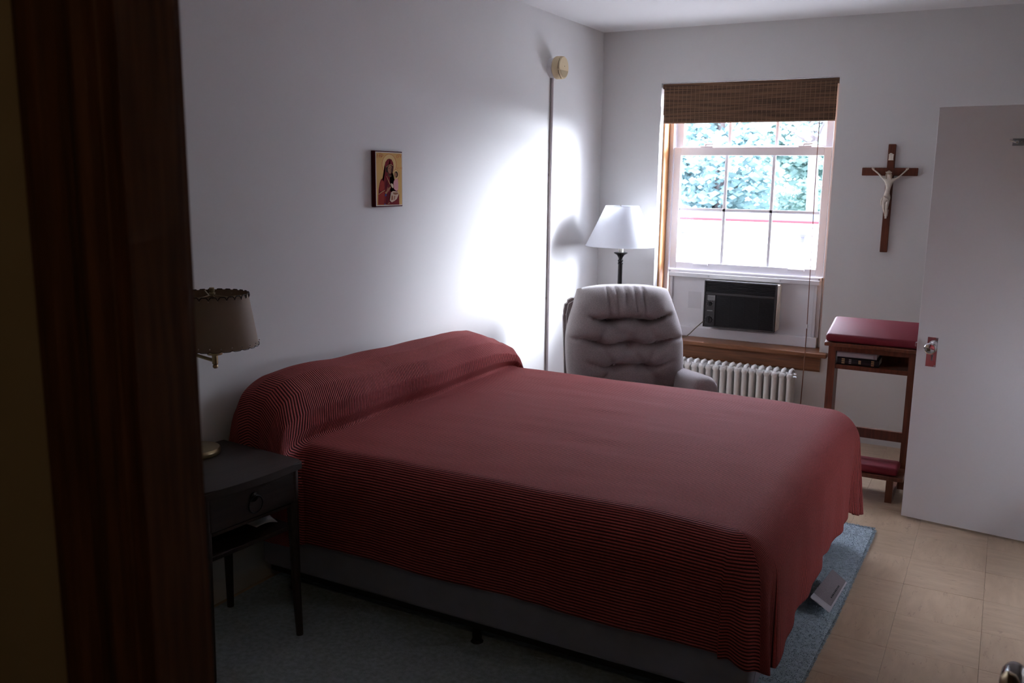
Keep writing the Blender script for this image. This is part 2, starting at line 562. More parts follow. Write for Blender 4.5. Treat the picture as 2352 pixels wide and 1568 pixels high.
casing('trim_2', 1, JX1, 'dark brown door jamb on the hinge side of the entrance')
t3 = thing('trim_3', 'dark brown head jamb above the entrance doorway', 'trim', (JX0, HY, JZ), kind='structure')
part('head_jamb', B((JX0 - 0.015, HY, JZ), (JX1 + 0.015, RY, JZ + 0.015)), DARKW, t3, world=True)
part('head_casing', B((JX0 - 0.10, HY - 0.02, JZ + 0.005), (JX1 + 0.10, HY, JZ + 0.10), 0.006), DARKW, t3, world=True)
part('room_casing', B((JX0 - 0.10, RY, JZ + 0.005), (JX1 + 0.10, RY + 0.018, JZ + 0.10), 0.006), DARKW, t3, world=True)

# door leaf added out of view, to cut light bounced onto the bed's near side
d2 = thing('blocker_door', 'added dark brown door leaf out of view, cutting bounced light', 'door', (JX1 + 0.012, RY + 0.012, 0), kind='structure')
part('leaf', B((0.006, 0.0, 0.012), (0.046, 0.81, 2.04), 0.002, 1), DARKW, d2)
for sx in (-1, 1):
    xk = 0.006 if sx < 0 else 0.046
    part('knob', LA([(0.024, 0.0), (0.022, sx * 0.005), (0.010, sx * 0.008), (0.010, sx * 0.024), (0.022, sx * 0.032), (0.026, sx * 0.044), (0.018, sx * 0.052), (0.0, sx * 0.054)], (xk, 0.745, 0.95), 'x', 20), BRASS, d2, True)
for z in (0.25, 1.02, 1.80):
    part('hinge', T([(0.0, -0.004, z - 0.045), (0.0, -0.004, z + 0.045)], 0.005, 10), STEEL, d2, True)

# hallway ceiling lamp (behind the viewpoint)
hl = thing('ceiling_lamp', 'small opal globe lamp on the hallway ceiling', 'lamp', (2.95, -6.3, RH))
part('canopy', LA([(0.07, -0.03), (0.075, -0.012), (0.075, -0.0005)], (2.95, -6.3, RH)), BRASS, hl, True, True)
part('globe', LA([(0.02, -0.185), (0.07, -0.17), (0.095, -0.12), (0.09, -0.075), (0.06, -0.035), (0.05, -0.03)], (2.95, -6.3, RH)), GLASSBULB, hl, True, True)
ld = bpy.data.lights.new('hall_bulb', 'POINT')
ld.energy = 3.8
ld.color = (1.0, 0.68, 0.38)
ld.shadow_soft_size = 0.05
lo = bpy.data.objects.new('hall_bulb', ld)
COL.objects.link(lo)
lo.parent = hl
lo.location = (0, 0, -0.26)

# ------------------------------------------------------------------ window
win = thing('window_1', 'white double-hung window with grids under the bamboo shade', 'window', (1.026, 0.0, WZ0), kind='structure')
W = dict(parent=win, world=True)
# deep reveal: plaster strip is the wall itself, then a wooden jamb, then the white frame
part('jamb_board', B((WX0, 0.075, WZ0), (WX0 + 0.012, 0.205, WZ1), 0.002, 1), REVW, **W)
part('jamb_board', B((WX1 - 0.012, 0.075, WZ0), (WX1, 0.205, WZ1), 0.002, 1), REVW, **W)
part('head_board', B((WX0, 0.075, WZ1 - 0.012), (WX1, 0.205, WZ1), 0.002, 1), REVW, **W)
FY = 0.19
fr = bmesh.new()
fx0, fx1 = WX0 + 0.012, WX1 - 0.012
box(fr, (fx0, FY - 0.01, WZ0), (fx0 + 0.032, FY + 0.10, WZ1 - 0.012), 0.003, 1)
box(fr, (fx1 - 0.032, FY - 0.01, WZ0), (fx1, FY + 0.10, WZ1 - 0.012), 0.003, 1)
box(fr, (fx0 + 0.032, FY - 0.01, WZ1 - 0.05), (fx1 - 0.032, FY + 0.10, WZ1 - 0.012), 0.003, 1)
box(fr, (fx0 + 0.032, FY - 0.01, WZ0), (fx1 - 0.032, FY + 0.10, WZ0 + 0.05), 0.003, 1)
part('frame', fr, PVC, **W)
def sash(name, x0, x1, z0, z1, y0, st, rt, rb, nx, nz):
    bm = bmesh.new()
    y1 = y0 + 0.034
    box(bm, (x0, y0, z0), (x0 + st, y1, z1), 0.003, 1)
    box(bm, (x1 - st, y0, z0), (x1, y1, z1), 0.003, 1)
    box(bm, (x0 + st, y0, z1 - rt), (x1 - st, y1, z1), 0.0015, 1)
    box(bm, (x0 + st, y0, z0), (x1 - st, y1, z0 + rb), 0.0015, 1)
    s = part(name, bm, PVC, **W)
    gx0, gx1, gz0, gz1 = x0 + st, x1 - st, z0 + rb, z1 - rt
    ym = (y0 + y1) / 2 + 0.006
    mw = 0.0105
    for i in range(1, nx):
        x = gx0 + (gx1 - gx0) * i / nx
        part('muntin', B((x - mw, ym - 0.005, gz0), (x + mw, ym + 0.007, gz1), 0.002, 1), PVC, s, world=True)
    for k in range(1, nz):
        z = gz0 + (gz1 - gz0) * k / nz
        part('muntin', B((gx0, ym - 0.005, z - mw), (gx1, ym + 0.007, z + mw), 0.002, 1), PVC, s, world=True)
    for i in range(nx):
        for k in range(nz):
            a0 = gx0 + (gx1 - gx0) * i / nx; a1 = gx0 + (gx1 - gx0) * (i + 1) / nx
            b0 = gz0 + (gz1 - gz0) * k / nz; b1 = gz0 + (gz1 - gz0) * (k + 1) / nz
            part('pane', B((a0, ym, b0), (a1, ym + 0.003, b1)), GLASS, s, world=True)
    return s
low = sash('lower_sash', 0.488, 1.566, 1.046, 1.912, FY, 0.050, 0.055, 0.055, 3, 2)
up = sash('upper_sash', 0.488, 1.566, 1.895, 2.30, FY + 0.042, 0.052, 0.04, 0.03, 3, 1)
for x in (0.72, 1.39):     # finger lifts and sash locks
    part('finger_lift', B((x - 0.055, FY - 0.016, 1.082), (x + 0.055, FY, 1.098), 0.004), PVC, low, world=True)
    bm = B((x - 0.045, FY + 0.004, 1.912), (x + 0.045, FY + 0.032, 1.922), 0.003)
    tube(bm, [(x - 0.01, FY + 0.018, 1.92), (x - 0.01, FY + 0.018, 1.932), (x + 0.05, FY + 0.01, 1.934)], [0.011, 0.009, 0.005], 10)
    part('sash_lock', bm, PVC, low, world=True)
# filler panel under the raised sash
pn = part('filler_panel', B((0.494, 0.165, WZ0 + 0.03), (1.568, 0.185, 1.05)), BOARD, **W)
part('top_rail', B((0.500, 0.135, 1.000), (1.560, 0.166, 1.032), 0.003, 1), ALU, pn, world=True)
part('top_lip', B((0.494, 0.150, 1.028), (1.568, 0.186, 1.050), 0.002, 1), PVC, pn, world=True)
for x in (0.520, 1.535):
    part('side_rail', B((x - 0.011, 0.150, 0.645), (x + 0.011, 0.166, 1.000), 0.003, 1), ALU, pn, world=True)
part('bottom_ledge', B((0.494, 0.125, WZ0 + 0.02), (1.568, 0.166, 0.645), 0.004), PVC, pn, world=True)
for x, z in ((0.508, 1.038), (1.552, 1.038), (0.80, 1.016), (1.30, 1.016)):
    part('screw', LA([(0.006, -0.004), (0.006, 0.0)], (x, 0.134 if z < 1.03 else 0.149, z), 'y', 10), STEEL, pn, True, True)
part('faded_sticker', B((0.650, 0.1635, 0.775), (0.745, 0.165, 0.895)), mat('clear_sticker', (0.60, 0.59, 0.61), 0.3), pn, world=True)
# sill and apron
part('sill', B((0.37, -0.065, 0.545), (1.668, 0.19, 0.575), 0.007), SILLW, **W)
part('apron', prism(bmesh.new(), [(0.0, 0.443), (0.012, 0.443), (0.017, 0.455), (0.017, 0.53), (0.028, 0.545), (0.0, 0.545)],
                    lambda a, b, d: Vector((d, -0.001 - a, b)), 0.41, 1.625), SILLW, **W)

# second window, on the right wall outside the picture
w2 = thing('window_2', 'plain white sash window in the right wall beyond the frame', 'window', (RX, (W2A + W2B) / 2, W2Z0), kind='structure')
def w2box(name, y0, y1, z0, z1, x0, x1, m, parent=None):
    return part(name, B((x0, y0, z0), (x1, y1, z1), 0.002 if m is PVC else 0, 1), m, parent or w2, world=True)
for y0, y1, z0, z1 in ((W2A, W2A + 0.05, W2Z0, W2Z1), (W2B - 0.05, W2B, W2Z0, W2Z1), (W2A + 0.05, W2B - 0.05, W2Z0, W2Z0 + 0.05), (W2A + 0.05, W2B - 0.05, W2Z1 - 0.05, W2Z1), (W2A + 0.05, W2B - 0.05, 0.84, 0.87)):
    w2box('frame_bar', y0, y1, z0, z1, RX + 0.04, RX + 0.10, PVC)
for z0, z1 in ((W2Z0 + 0.05, 0.84), (0.87, W2Z1 - 0.05)):
    w2box('pane', W2A + 0.05, W2B - 0.05, z0, z1, RX + 0.068, RX + 0.071, GLASS)
w2box('stool', W2A - 0.04, W2B + 0.04, W2Z0 - 0.03, W2Z0, RX - 0.05, RX + 0.04, SILLW)

# bamboo roman shade
bl = thing('bamboo_shade', 'raised woven bamboo roman shade at the window top', 'window shade', (1.025, 0.03, 2.07))
bx0, bx1 = 0.456, 1.600
part('head_rail', B((bx0 - 0.008, 0.012, 2.300), (bx1 + 0.008, 0.05, 2.334), 0.002, 1), BAMBOO, bl, world=True)
bm = bmesh.new()
z = 2.318
while z > 2.127:
    box(bm, (bx0, 0.013 + 0.0012 * math.sin(z * 900), z - 0.0044), (bx1, 0.0165, z))
    z -= 0.0048
box(bm, (bx0 + 0.001, 0.0168, 2.125), (bx1 - 0.001, 0.0180, 2.318))
o = part('valance_slats', bm, BAMBOO, bl, world=True); o['kind'] = 'stuff'
bm = bmesh.new()
z = 2.150
while z > 2.074:
    box(bm, (bx0 + 0.002, 0.021 + 0.0012 * math.sin(z * 700), z - 0.0044), (bx1 - 0.002, 0.025, z))
    z -= 0.0048
box(bm, (bx0 + 0.003, 0.0255, 2.074), (bx1 - 0.003, 0.0270, 2.16))
for k, zz in enumerate((2.078, 2.086, 2.092)):
    box(bm, (bx0 + 0.004, 0.028 + 0.006 * k, zz), (bx1 - 0.004, 0.033 + 0.006 * k, zz + 0.10))
o = part('folded_stack', bm, BAMBOO, bl, world=True); o['kind'] = 'stuff'
bm = bmesh.new()
for k in range(38):
    x = bx0 + 0.012 + k * (bx1 - bx0 - 0.024) / 37
    box(bm, (x - 0.0014, 0.0110, 2.128), (x + 0.0014, 0.0130, 2.316))
    box(bm, (x - 0.0014, 0.0190, 2.0725), (x + 0.0014, 0.0210, 2.128))
o = part('warp_threads', bm, BAMTHREAD, bl, world=True); o['kind'] = 'stuff'
part('bottom_hem', B((bx0 + 0.002, 0.019, 2.068), (bx1 - 0.002, 0.030, 2.077), 0.002, 1), BAMTHREAD, bl, world=True)
part('pull_cord', T([(1.500, 0.04, 2.09), (1.508, 0.0, 1.7), (1.525, -0.05, 1.2), (1.540, -0.10, 0.765)], 0.0026, 6), CORD, bl, world=True)
part('cord_joint', LA([(0.003, -0.014), (0.006, -0.008), (0.006, 0.008), (0.003, 0.014)], (1.540, -0.10, 0.755), seg=10), WHITEP, bl, True, True)
part('pull_cord', T([(1.540, -0.10, 0.745), (1.541, -0.11, 0.5), (1.538, -0.12, 0.2)], 0.0034, 6), CORD, bl, world=True)

# window air conditioner
ac = thing('air_conditioner', 'black fronted air conditioner set in the window panel', 'air conditioner', (1.08, 0.0, 0.68))
ax0, ax1, az0, az1, ay = 0.800, 1.300, 0.668, 0.998, 0.045
A = dict(parent=ac, world=True)
part('casing', B((ax0 + 0.008, ay + 0.02, az0 + 0.006), (ax1 + 0.006, 0.163, az1 - 0.006), 0.004, 1), BEIGEM, **A)
fb = bmesh.new()
box(fb, (ax0, ay, az0), (ax0 + 0.010, ay + 0.03, az1), 0.002, 1)
box(fb, (ax1 - 0.010, ay, az0), (ax1, ay + 0.03, az1), 0.002, 1)
box(fb, (ax0 + 0.010, ay, az1 - 0.012), (ax1 - 0.010, ay + 0.03, az1), 0.002, 1)
box(fb, (ax0 + 0.010, ay, az0), (ax1 - 0.010, ay + 0.03, az0 + 0.010), 0.002, 1)
box(fb, (ax0 + 0.010, ay + 0.002, az0 + 0.229), (ax1 - 0.010, ay + 0.03, az0 + 0.247), 0.002, 1)
part('front_frame', fb, GREYP, **A)
part('front_back', B((ax0 + 0.004, ay + 0.018, az0 + 0.004), (ax1 - 0.004, ay + 0.024, az1 - 0.004)), BLACKP, **A)
for k in range(6):
    z = az0 + 0.254 + k * 0.0108
    part('louver', B((ax0 + 0.010, ay + 0.003, z), (ax1 - 0.010, ay + 0.016, z + 0.005), 0.001, 1), BLACKP, **A)
bm = bmesh.new()
for k in range(40):
    z = az0 + 0.013 + k * 0.0055
    box(bm, (ax0 + 0.085, ay + 0.006, z), (ax1 - 0.010, ay + 0.014, z + 0.0028))
for k in range(5):
    x = ax0 + 0.085 + k * 0.1
    box(bm, (x, ay + 0.005, az0 + 0.012), (x + 0.002, ay + 0.013, az0 + 0.229))
o = part('intake_grille', bm, BLACKP, **A); o['kind'] = 'stuff'
cp = part('control_panel', B((ax0 + 0.010, ay + 0.003, az0 + 0.010), (ax0 + 0.082, ay + 0.02, az0 + 0.229), 0.002, 1), GREYP, **A)
for z, r in ((az0 + 0.165, 0.014), (az0 + 0.052, 0.021)):
    bm = LA([(r, -0.012), (r, -0.002), (r * 1.15, 0.0)], (ax0 + 0.044, ay + 0.002, z), 'y', 20)
    box(bm, (ax0 + 0.041, ay - 0.016, z - r * 0.9), (ax0 + 0.047, ay - 0.010, z + r * 0.9))
    part('dial', bm, BLACKP, cp, False, True)
    bm = bmesh.new()
    for q in range(7):
        a = math.radians(-210 + q * 40 - 15)
        cx, cz = ax0 + 0.044 + (r + 0.008) * math.cos(a), z - (r + 0.008) * math.sin(a)
        box(bm, (cx - 0.002, ay + 0.0018, cz - 0.0012), (cx + 0.002, ay + 0.003, cz + 0.0012))
    part('dial_marks', bm, PRINT, cp, world=True)
part('maker_strip', B((ax0 + 0.026, ay + 0.0015, az0 + 0.113), (ax0 + 0.066, ay + 0.003, az0 + 0.120)), PRINT, cp, world=True)
bm = bmesh.new()
for k in range(6):
    box(bm, (ax0 + 0.026, ay + 0.0015, az0 + 0.191 + k * 0.0062), (ax0 + 0.080, ay + 0.003, az0 + 0.1945 + k * 0.0062))
part('printed_label', bm, PRINT, cp, world=True)
part('power_cord', T([(ax0 + 0.02, 0.10, 0.70), (ax0 - 0.01, 0.08, 0.695), (0.775, 0.06, 0.678), (0.745, 0.04, 0.645), (0.72, 0.03, 0.615),
                      (0.69, 0.03, 0.586), (0.66, 0.02, 0.580)], 0.0035, 7), CABLE, **A)

# ------------------------------------------------------------------ radiator
rd = thing('radiator', 'white cast iron column radiator below the window sill', 'radiator', (1.03, -0.13, 0))
def rad_section():
    bm = bmesh.new()
    zt, zb = 0.462, 0.085
    for y in (-0.050, 0.0, 0.050):
        tube(bm, [(0, y, zb - 0.02), (0, y, zb + 0.02), (0, y, zt - 0.05), (0, y, zt - 0.02)], [0.014, 0.0168, 0.0168, 0.0175], 10)
    for z in (zt - 0.035, zb):
        tube(bm, [(0, -0.072, z), (0, -0.064, z), (0, 0.064, z), (0, 0.072, z)], [0.008, 0.019, 0.019, 0.008], 10)
        tube(bm, [(-0.026, 0, z), (0.026, 0, z)], 0.016, 10)
    tube(bm, [(0, -0.045, zt - 0.020), (0, -0.03, zt - 0.006), (0, 0.03, zt - 0.006), (0, 0.045, zt - 0.020)], [0.010, 0.0125, 0.0125, 0.010], 8)
    for y in (-0.05, 0.05):
        tube(bm, [(0, y, 0.02), (0, y, zb - 0.01)], [0.010, 0.012], 8)
    me = bpy.data.meshes.new('section')
    bmesh.ops.recalc_face_normals(bm, faces=bm.faces[:])
    bm.to_mesh(me); bm.free()
    for p in me.polygons: p.use_smooth = True
    me.set_sharp_from_angle(angle=math.radians(50))
    me.materials.append(RADW)
    return me
sec = rad_section()
NSEC = 19
for k in range(NSEC):
    o = bpy.data.objects.new('section', sec)
    COL.objects.link(o); o.parent = rd
    o.location = (1.468 - k * 0.0495 - 1.03, 0, 0)
for x in (1.468, 1.468 - (NSEC - 1) * 0.0495):
    for y in (-0.05, 0.05):
        part('foot', LA([(0.020, 0.0), (0.016, 0.012), (0.011, 0.03)], (x, -0.13 + y, 0), seg=10), RADW, rd, True, True)
bm = T([(1.486, -0.13, 0.427), (1.500, -0.13, 0.427)], 0.013, 8)
part('end_plug', bm, RADW, rd, False, True)
part('bleed_valve', T([(1.49, -0.185, 0.425), (1.512, -0.185, 0.425)], 0.006, 8), STEEL, rd, False, True)

# ------------------------------------------------------------------ crucifix
cz = thing('crucifix', 'dark wooden crucifix with an ivory figure on the far wall', 'crucifix', (1.953, 0.0, 1.255))
C = dict(parent=cz, world=True)
lean = 0.0
part('upright', B((1.933, -0.019, 1.255), (1.977, -0.001, 1.920), 0.003, 1), CROSSW, **C)
part('crossbar', B((1.790, -0.0195, 1.728), (2.113, -0.0012, 1.777), 0.003, 1), CROSSW, **C)
f2 = lambda a, b, d: Vector((a, d, b))
pq = [(1.938, 1.822), (1.969, 1.822), (1.967, 1.828), (1.967, 1.853), (1.969, 1.858), (1.961, 1.861), (1.955, 1.866), (1.947, 1.866), (1.942, 1.860), (1.938, 1.858), (1.940, 1.852), (1.940, 1.828)]
part('title_scroll', prism(bmesh.new(), pq, f2, -0.0215, -0.018), IVORY, **C)
pq = [(1.936, 1.520), (1.966, 1.520), (1.962, 1.478), (1.943, 1.478)]
part('foot_rest', prism(bmesh.new(), pq, f2, -0.0245, -0.018), IVORY, **C)
def corpus():
    """ivory figure hanging on the cross: skeleton + skin, one continuous surface"""
    me = bpy.data.meshes.new('figure')
    y = -0.040
    V = [((1.948, y, 1.600), 0.0155), ((1.951, y + .001, 1.630), 0.0135), ((1.955, y, 1.662), 0.0165), ((1.957, y, 1.692), 0.0185), ((1.957, y - .001, 1.711), 0.0095), # 0-4 pelvis..neck
         ((1.953, y - .008, 1.726), 0.0125), ((1.951, y - .009, 1.745), 0.0105),                       # 5-6 head
         ((1.934, y + .002, 1.700), 0.0085), ((1.912, y + .006, 1.718), 0.0062), ((1.888, y + .012, 1.742), 0.0046), ((1.862, y + .016, 1.762), 0.0050),   # 7-10 arm left
         ((1.979, y + .002, 1.702), 0.0085), ((2.003, y + .006, 1.715), 0.0062), ((2.024, y + .012, 1.737), 0.0046), ((2.046, y + .016, 1.761), 0.0050),   # 11-14 arm right
         ((1.936, y - .003, 1.580), 0.0125), ((1.936, y - .010, 1.545), 0.0095), ((1.942, y + .000, 1.512), 0.0075), ((1.952, y + .006, 1.485), 0.0050), ((1.951, y - .002, 1.465), 0.0045),  # 15-19 leg
         ((1.959, y - .003, 1.578), 0.0125), ((1.956, y - .013, 1.541), 0.0095), ((1.957, y - .003, 1.510), 0.0078), ((1.957, y + .001, 1.486), 0.0050), ((1.956, y - .006, 1.466), 0.0045)]  # 20-24
    Ed = [(0, 1), (1, 2), (2, 3), (3, 4), (4, 5), (5, 6), (3, 7), (7, 8), (8, 9), (9, 10), (3, 11), (11, 12), (12, 13), (13, 14),
          (0, 15), (15, 16), (16, 17), (17, 18), (18, 19), (0, 20), (20, 21), (21, 22), (22, 23), (23, 24)]
    off = OFF[cz.name]
    me.from_pydata([Vector(v) - off for v, r in V], Ed, [])
    o = bpy.data.objects.new('figure', me)
    COL.objects.link(o); o.parent = cz
    me.materials.append(IVORY)
    sk = o.modifiers.new('skin', 'SKIN')
    sk.use_smooth_shade = True
    for i, (v, r) in enumerate(V):
        sv = me.skin_vertices[0].data[i]
        sv.radius = (r * 1.18, r * 1.0)
        sv.use_root = (i == 0)
    sb = o.modifiers.new('sub', 'SUBSURF'); sb.levels = 2; sb.render_levels = 2
    OFF[o.name] = off
    return o
fig = corpus()
bm = bmesh.new()      # loincloth with a loose end at the hip
rings = []
for zz, rx, ry, cx in ((1.612, 0.0165, 0.0155, 1.948), (1.600, 0.021, 0.018, 1.948), (1.585, 0.0235, 0.019, 1.948), (1.570, 0.0215, 0.0185, 1.947), (1.565, 0.017, 0.015, 1.947)):
    rings.append([bm.verts.new((cx + rx * (1 + 0.06 * math.sin(5 * t)) * math.cos(t), -0.0415 + ry * math.sin(t), zz + 0.008 * math.cos(t))) for t in (2 * math.pi * k / 18 for k in range(18))])
for a, b in zip(rings, rings[1:]):
    for k in range(18): bm.faces.new((a[k], a[(k + 1) % 18], b[(k + 1) % 18], b[k]))
bm.faces.new(rings[0]); bm.faces.new(rings[-1])
tube(bm, [(1.930, -0.046, 1.597), (1.925, -0.048, 1.580), (1.922, -0.046, 1.560), (1.9215, -0.044, 1.545)], [0.005, 0.007, 0.006, 0.002], 8)
tube(bm, [(1.932, -0.058, 1.606), (1.946, -0.062, 1.594), (1.960, -0.060, 1.580)], [0.003, 0.004, 0.003], 6)
part('loincloth', bm, IVORY, fig, True, True, 60)
bm = bmesh.new()      # hair falling to the shoulders, thorn band
tube(bm, [(1.951, -0.049, 1.757), (1.951, -0.046, 1.750), (1.953, -0.043, 1.735), (1.955, -0.038, 1.716)], [0.007, 0.0135, 0.0155, 0.008], 10)
for s in (-1, 1):
    tube(bm, [(1.951 + s * 0.011, -0.050, 1.745), (1.953 + s * 0.0145, -0.051, 1.728), (1.955 + s * 0.014, -0.051, 1.708)], [0.0045, 0.006, 0.002], 7)
part('hair', bm, mat('dark_ivory', (0.45, 0.36, 0.26), 0.5), fig, True, True, 60)  # hair in a darker ivory tone
bm = bmesh.new()
tube(bm, [(1.951 + 0.0165 * math.cos(t), -0.047 + 0.0155 * math.sin(t), 1.749) for t in (2 * math.pi * k / 16 for k in range(17))], 0.0028, 6)
part('thorn_band', bm, IVORY, fig, True, True)
for s, cxp in ((-1, 1.862), (1, 2.046)):    # hands: palm, four fingers and a thumb
    bm = bmesh.new()
    bx, by, bz = cxp, -0.0235, 1.762
    tube(bm, [(bx, by, bz - 0.002), (bx + s * 0.004, by, bz + 0.004), (bx + s * 0.007, by, bz + 0.008)], [0.0050, 0.0056, 0.0045], 8)
    for q, ln in ((-1.5, 0.008), (-0.5, 0.010), (0.5, 0.0095), (1.5, 0.0075)):
        ax_, az_ = bx + s * 0.007 - q * 0.0020 * s, bz + 0.007 + q * 0.0020
        tube(bm, [(ax_, by, az_), (ax_ + s * ln * 0.5, by - 0.001, az_ + ln * 0.5), (ax_ + s * ln * 0.7, by - 0.004, az_ + ln * 0.75)], [0.0014, 0.0013, 0.001], 6)
    tube(bm, [(bx, by - 0.002, bz + 0.004), (bx - s * 0.001, by - 0.004, bz + 0.010), (bx + s * 0.001, by - 0.006, bz + 0.013)], [0.0017, 0.0015, 0.001], 6)
    part('hand', bm, IVORY, fig, True, True)

# ------------------------------------------------------------------ icon on the left wall
ic = thing('icon_panel', 'small gold painted icon of a robed mother and child', 'icon', (0.0, -2.583, 1.675))
IY0, IY1, IZ0, IZ1, IX = -2.690, -2.475, 1.546, 1.806, 0.024
part('wood_panel', B((0.0008, IY0, IZ0), (IX, IY1, IZ1), 0.0015, 1), mat('icon_edge', (0.075, 0.006, 0.008), 0.7, spec=0.15), ic, world=True)
def ipt(X, Y, d):
    a = (X - 355) / 545.0
    b = (Y - (237 + 31 * a)) / (1100 - 48 * a)
    return Vector((IX + d, IY0 + 0.003 + a * (IY1 - IY0 - 0.006), IZ1 - 0.005 - b * (IZ1 - IZ0 - 0.010)))
PC = {'white': (0.70, 0.66, 0.62), 'gold': (0.58, 0.36, 0.13), 'pale': (0.62, 0.43, 0.19), 'ring': (0.45, 0.11, 0.05), 'robe': (0.17, 0.016, 0.022),
      'sleeve': (0.28, 0.035, 0.026), 'skin': (0.30, 0.14, 0.085), 'shade': (0.10, 0.045, 0.030), 'blue': (0.05, 0.08, 0.30), 'pink': (0.62, 0.30, 0.31),
      'linen': (0.60, 0.44, 0.33), 'hair': (0.045, 0.022, 0.018), 'trim': (0.42, 0.25, 0.12), 'fold': (0.10, 0.010, 0.018)}
PM = {k: mat('paint_' + k, v, 0.85, spec=0.06) for k, v in PC.items()}
LAY = [0]
def paint(name, key, polys, parent):
    LAY[0] += 1
    bm = bmesh.new()
    for p in polys:
        bm.faces.new([bm.verts.new(ipt(x, y, 0.00012 * LAY[0])) for x, y in p])
    bmesh.ops.triangulate(bm, faces=bm.faces[:])
    me = bpy.data.meshes.new(name)
    bmesh.ops.translate(bm, verts=bm.verts[:], vec=-OFF[parent.name])
    bm.to_mesh(me); bm.free()
    return part(name, me, PM[key], parent)
def ell(cx, cy, rx, ry, n=28):
    return [(cx + rx * math.cos(2 * math.pi * k / n), cy + ry * math.sin(2 * math.pi * k / n)) for k in range(n)]
def ring(cx, cy, rx, ry, w, n=32):
    P, Q = ell(cx, cy, rx, ry, n), ell(cx, cy, rx - w, ry - w, n)
    return [[P[k], P[(k + 1) % n], Q[(k + 1) % n], Q[k]] for k in range(n)]
fld = paint('painted_border', 'white', [[(355, 237), (900, 268), (900, 1320), (355, 1337)]], ic)
def pt(n, k, *p): return paint(n, k, p, fld)
pt('gold_ground', 'gold', [(367, 253), (893, 282), (893, 1308), (367, 1322)])
pt('halo', 'pale', ell(630, 500, 148, 212))
paint('halo_line', 'ring', ring(630, 500, 150, 214, 8), fld)
pt('child_halo', 'pale', ell(760, 712, 74, 112))
paint('child_halo_line', 'ring', ring(760, 712, 76, 114, 7), fld)
pt('robe', 'robe', [(390, 1310), (400, 1120), (405, 1000), (430, 870), (455, 800), (530, 730), (545, 640), (535, 520), (550, 450), (590, 395), (630, 380),
                    (680, 400), (710, 460), (720, 540), (715, 600), (700, 650), (690, 720), (712, 800), (705, 870), (650, 960), (640, 1040), (800, 1056), (830, 1100), (832, 1310)])
pt('sleeve', 'sleeve', [(395, 1105), (470, 1062), (530, 1035), (522, 1200), (510, 1308), (390, 1310)])
pt('shoulder', 'sleeve', [(420, 1000), (440, 880), (480, 800), (520, 860), (525, 960), (520, 1000), (450, 1040)])
pt('robe_fold', 'fold', [(545, 860), (580, 800), (600, 900), (560, 980), (540, 1000)])
pt('robe_fold', 'fold', [(560, 1110), (620, 1060), (600, 1200), (580, 1280), (550, 1300)])
pt('trim', 'trim', [(405, 1092), (470, 1042), (532, 1008), (534, 1022), (472, 1058), (407, 1106)])
pt('hood_shadow', 'hair', [(548, 580), (570, 530), (620, 498), (680, 510), (705, 545), (700, 640), (640, 680), (600, 660), (560, 650)])
pt('veil_edge', 'trim', [(566, 545), (610, 502), (660, 490), (702, 520), (700, 530), (658, 503), (612, 514), (570, 556)])
pt('face', 'skin', ell(640, 596, 46, 84))
pt('face_shadow', 'shade', [(672, 560), (690, 590), (680, 640), (655, 675), (662, 630), (660, 590)])
pt('eyes', 'hair', [(612, 572), (632, 566), (632, 575), (612, 581)], [(650, 560), (670, 556), (670, 566), (650, 569)])
pt('mouth', 'ring', [(630, 640), (652, 636), (650, 644), (632, 647)])
pt('neck', 'shade', [(588, 650), (612, 690), (660, 690), (668, 730), (640, 756), (596, 730)])
pt('neck_line', 'trim', [(568, 730), (640, 890), (655, 905), (648, 915), (628, 893), (560, 740)])
pt('cuff', 'blue', [(527, 1098), (556, 1086), (562, 1118), (530, 1148)])
pt('cuff', 'blue', [(514, 1280), (548, 1309), (514, 1311)])
pt('wrist', 'trim', [(532, 1050), (562, 1040), (570, 1075), (540, 1096)])
pt('hand', 'skin', [(552, 1052), (570, 1000), (592, 945), (598, 985), (640, 938), (652, 956), (610, 1030), (570, 1072)])
pt('child_hair', 'hair', ell(765, 700, 37, 62))
pt('child_face', 'skin', ell(752, 706, 24, 46))
pt('child_tunic', 'pink', [(715, 830), (745, 795), (790, 775), (808, 880), (806, 1000), (765, 1032), (715, 992), (704, 880)])
pt('child_arm', 'linen', [(650, 878), (676, 880), (700, 905), (705, 960), (682, 977), (657, 930)])
pt('child_robe', 'linen', [(648, 1062), (690, 1030), (800, 1045), (812, 1100), (772, 1192), (722, 1232), (664, 1262), (622, 1222), (640, 1130)])
pt('child_fold', 'skin', [(690, 1062), (790, 1060), (802, 1095), (740, 1110), (700, 1095)], [(660, 1120), (690, 1130), (690, 1210), (650, 1220)], [(715, 1130), (740, 1130), (725, 1200), (705, 1215)])
pt('child_foot', 'skin', [(580, 1284), (610, 1262), (626, 1258), (622, 1284), (592, 1296)])
def itext(s, X, Y, size):
    LAY[0] += 1
    sc = 545.0 / 0.209
    bm = text_bm(s, size, lambda x, y, d: ipt(X + x * sc, Y - y * sc * 1.0, 0.00012 * LAY[0]))
    bmesh.ops.translate(bm, verts=bm.verts[:], vec=-OFF[fld.name])
    me = bpy.data.meshes.new('lettering'); bm.to_mesh(me); bm.free()
    part('lettering', me, PM['ring'], fld)
itext('\u039c\u03a1', 434, 356, 0.034)
itext('\u0398\u03a5', 822, 368, 0.032)
itext('IC XC', 838, 588, 0.017)
pt('lettering_bar', 'ring', [(410, 266), (458, 269), (458, 275), (410, 272)])
pt('lettering_bar', 'ring', [(802, 290), (846, 292), (846, 298), (802, 296)])

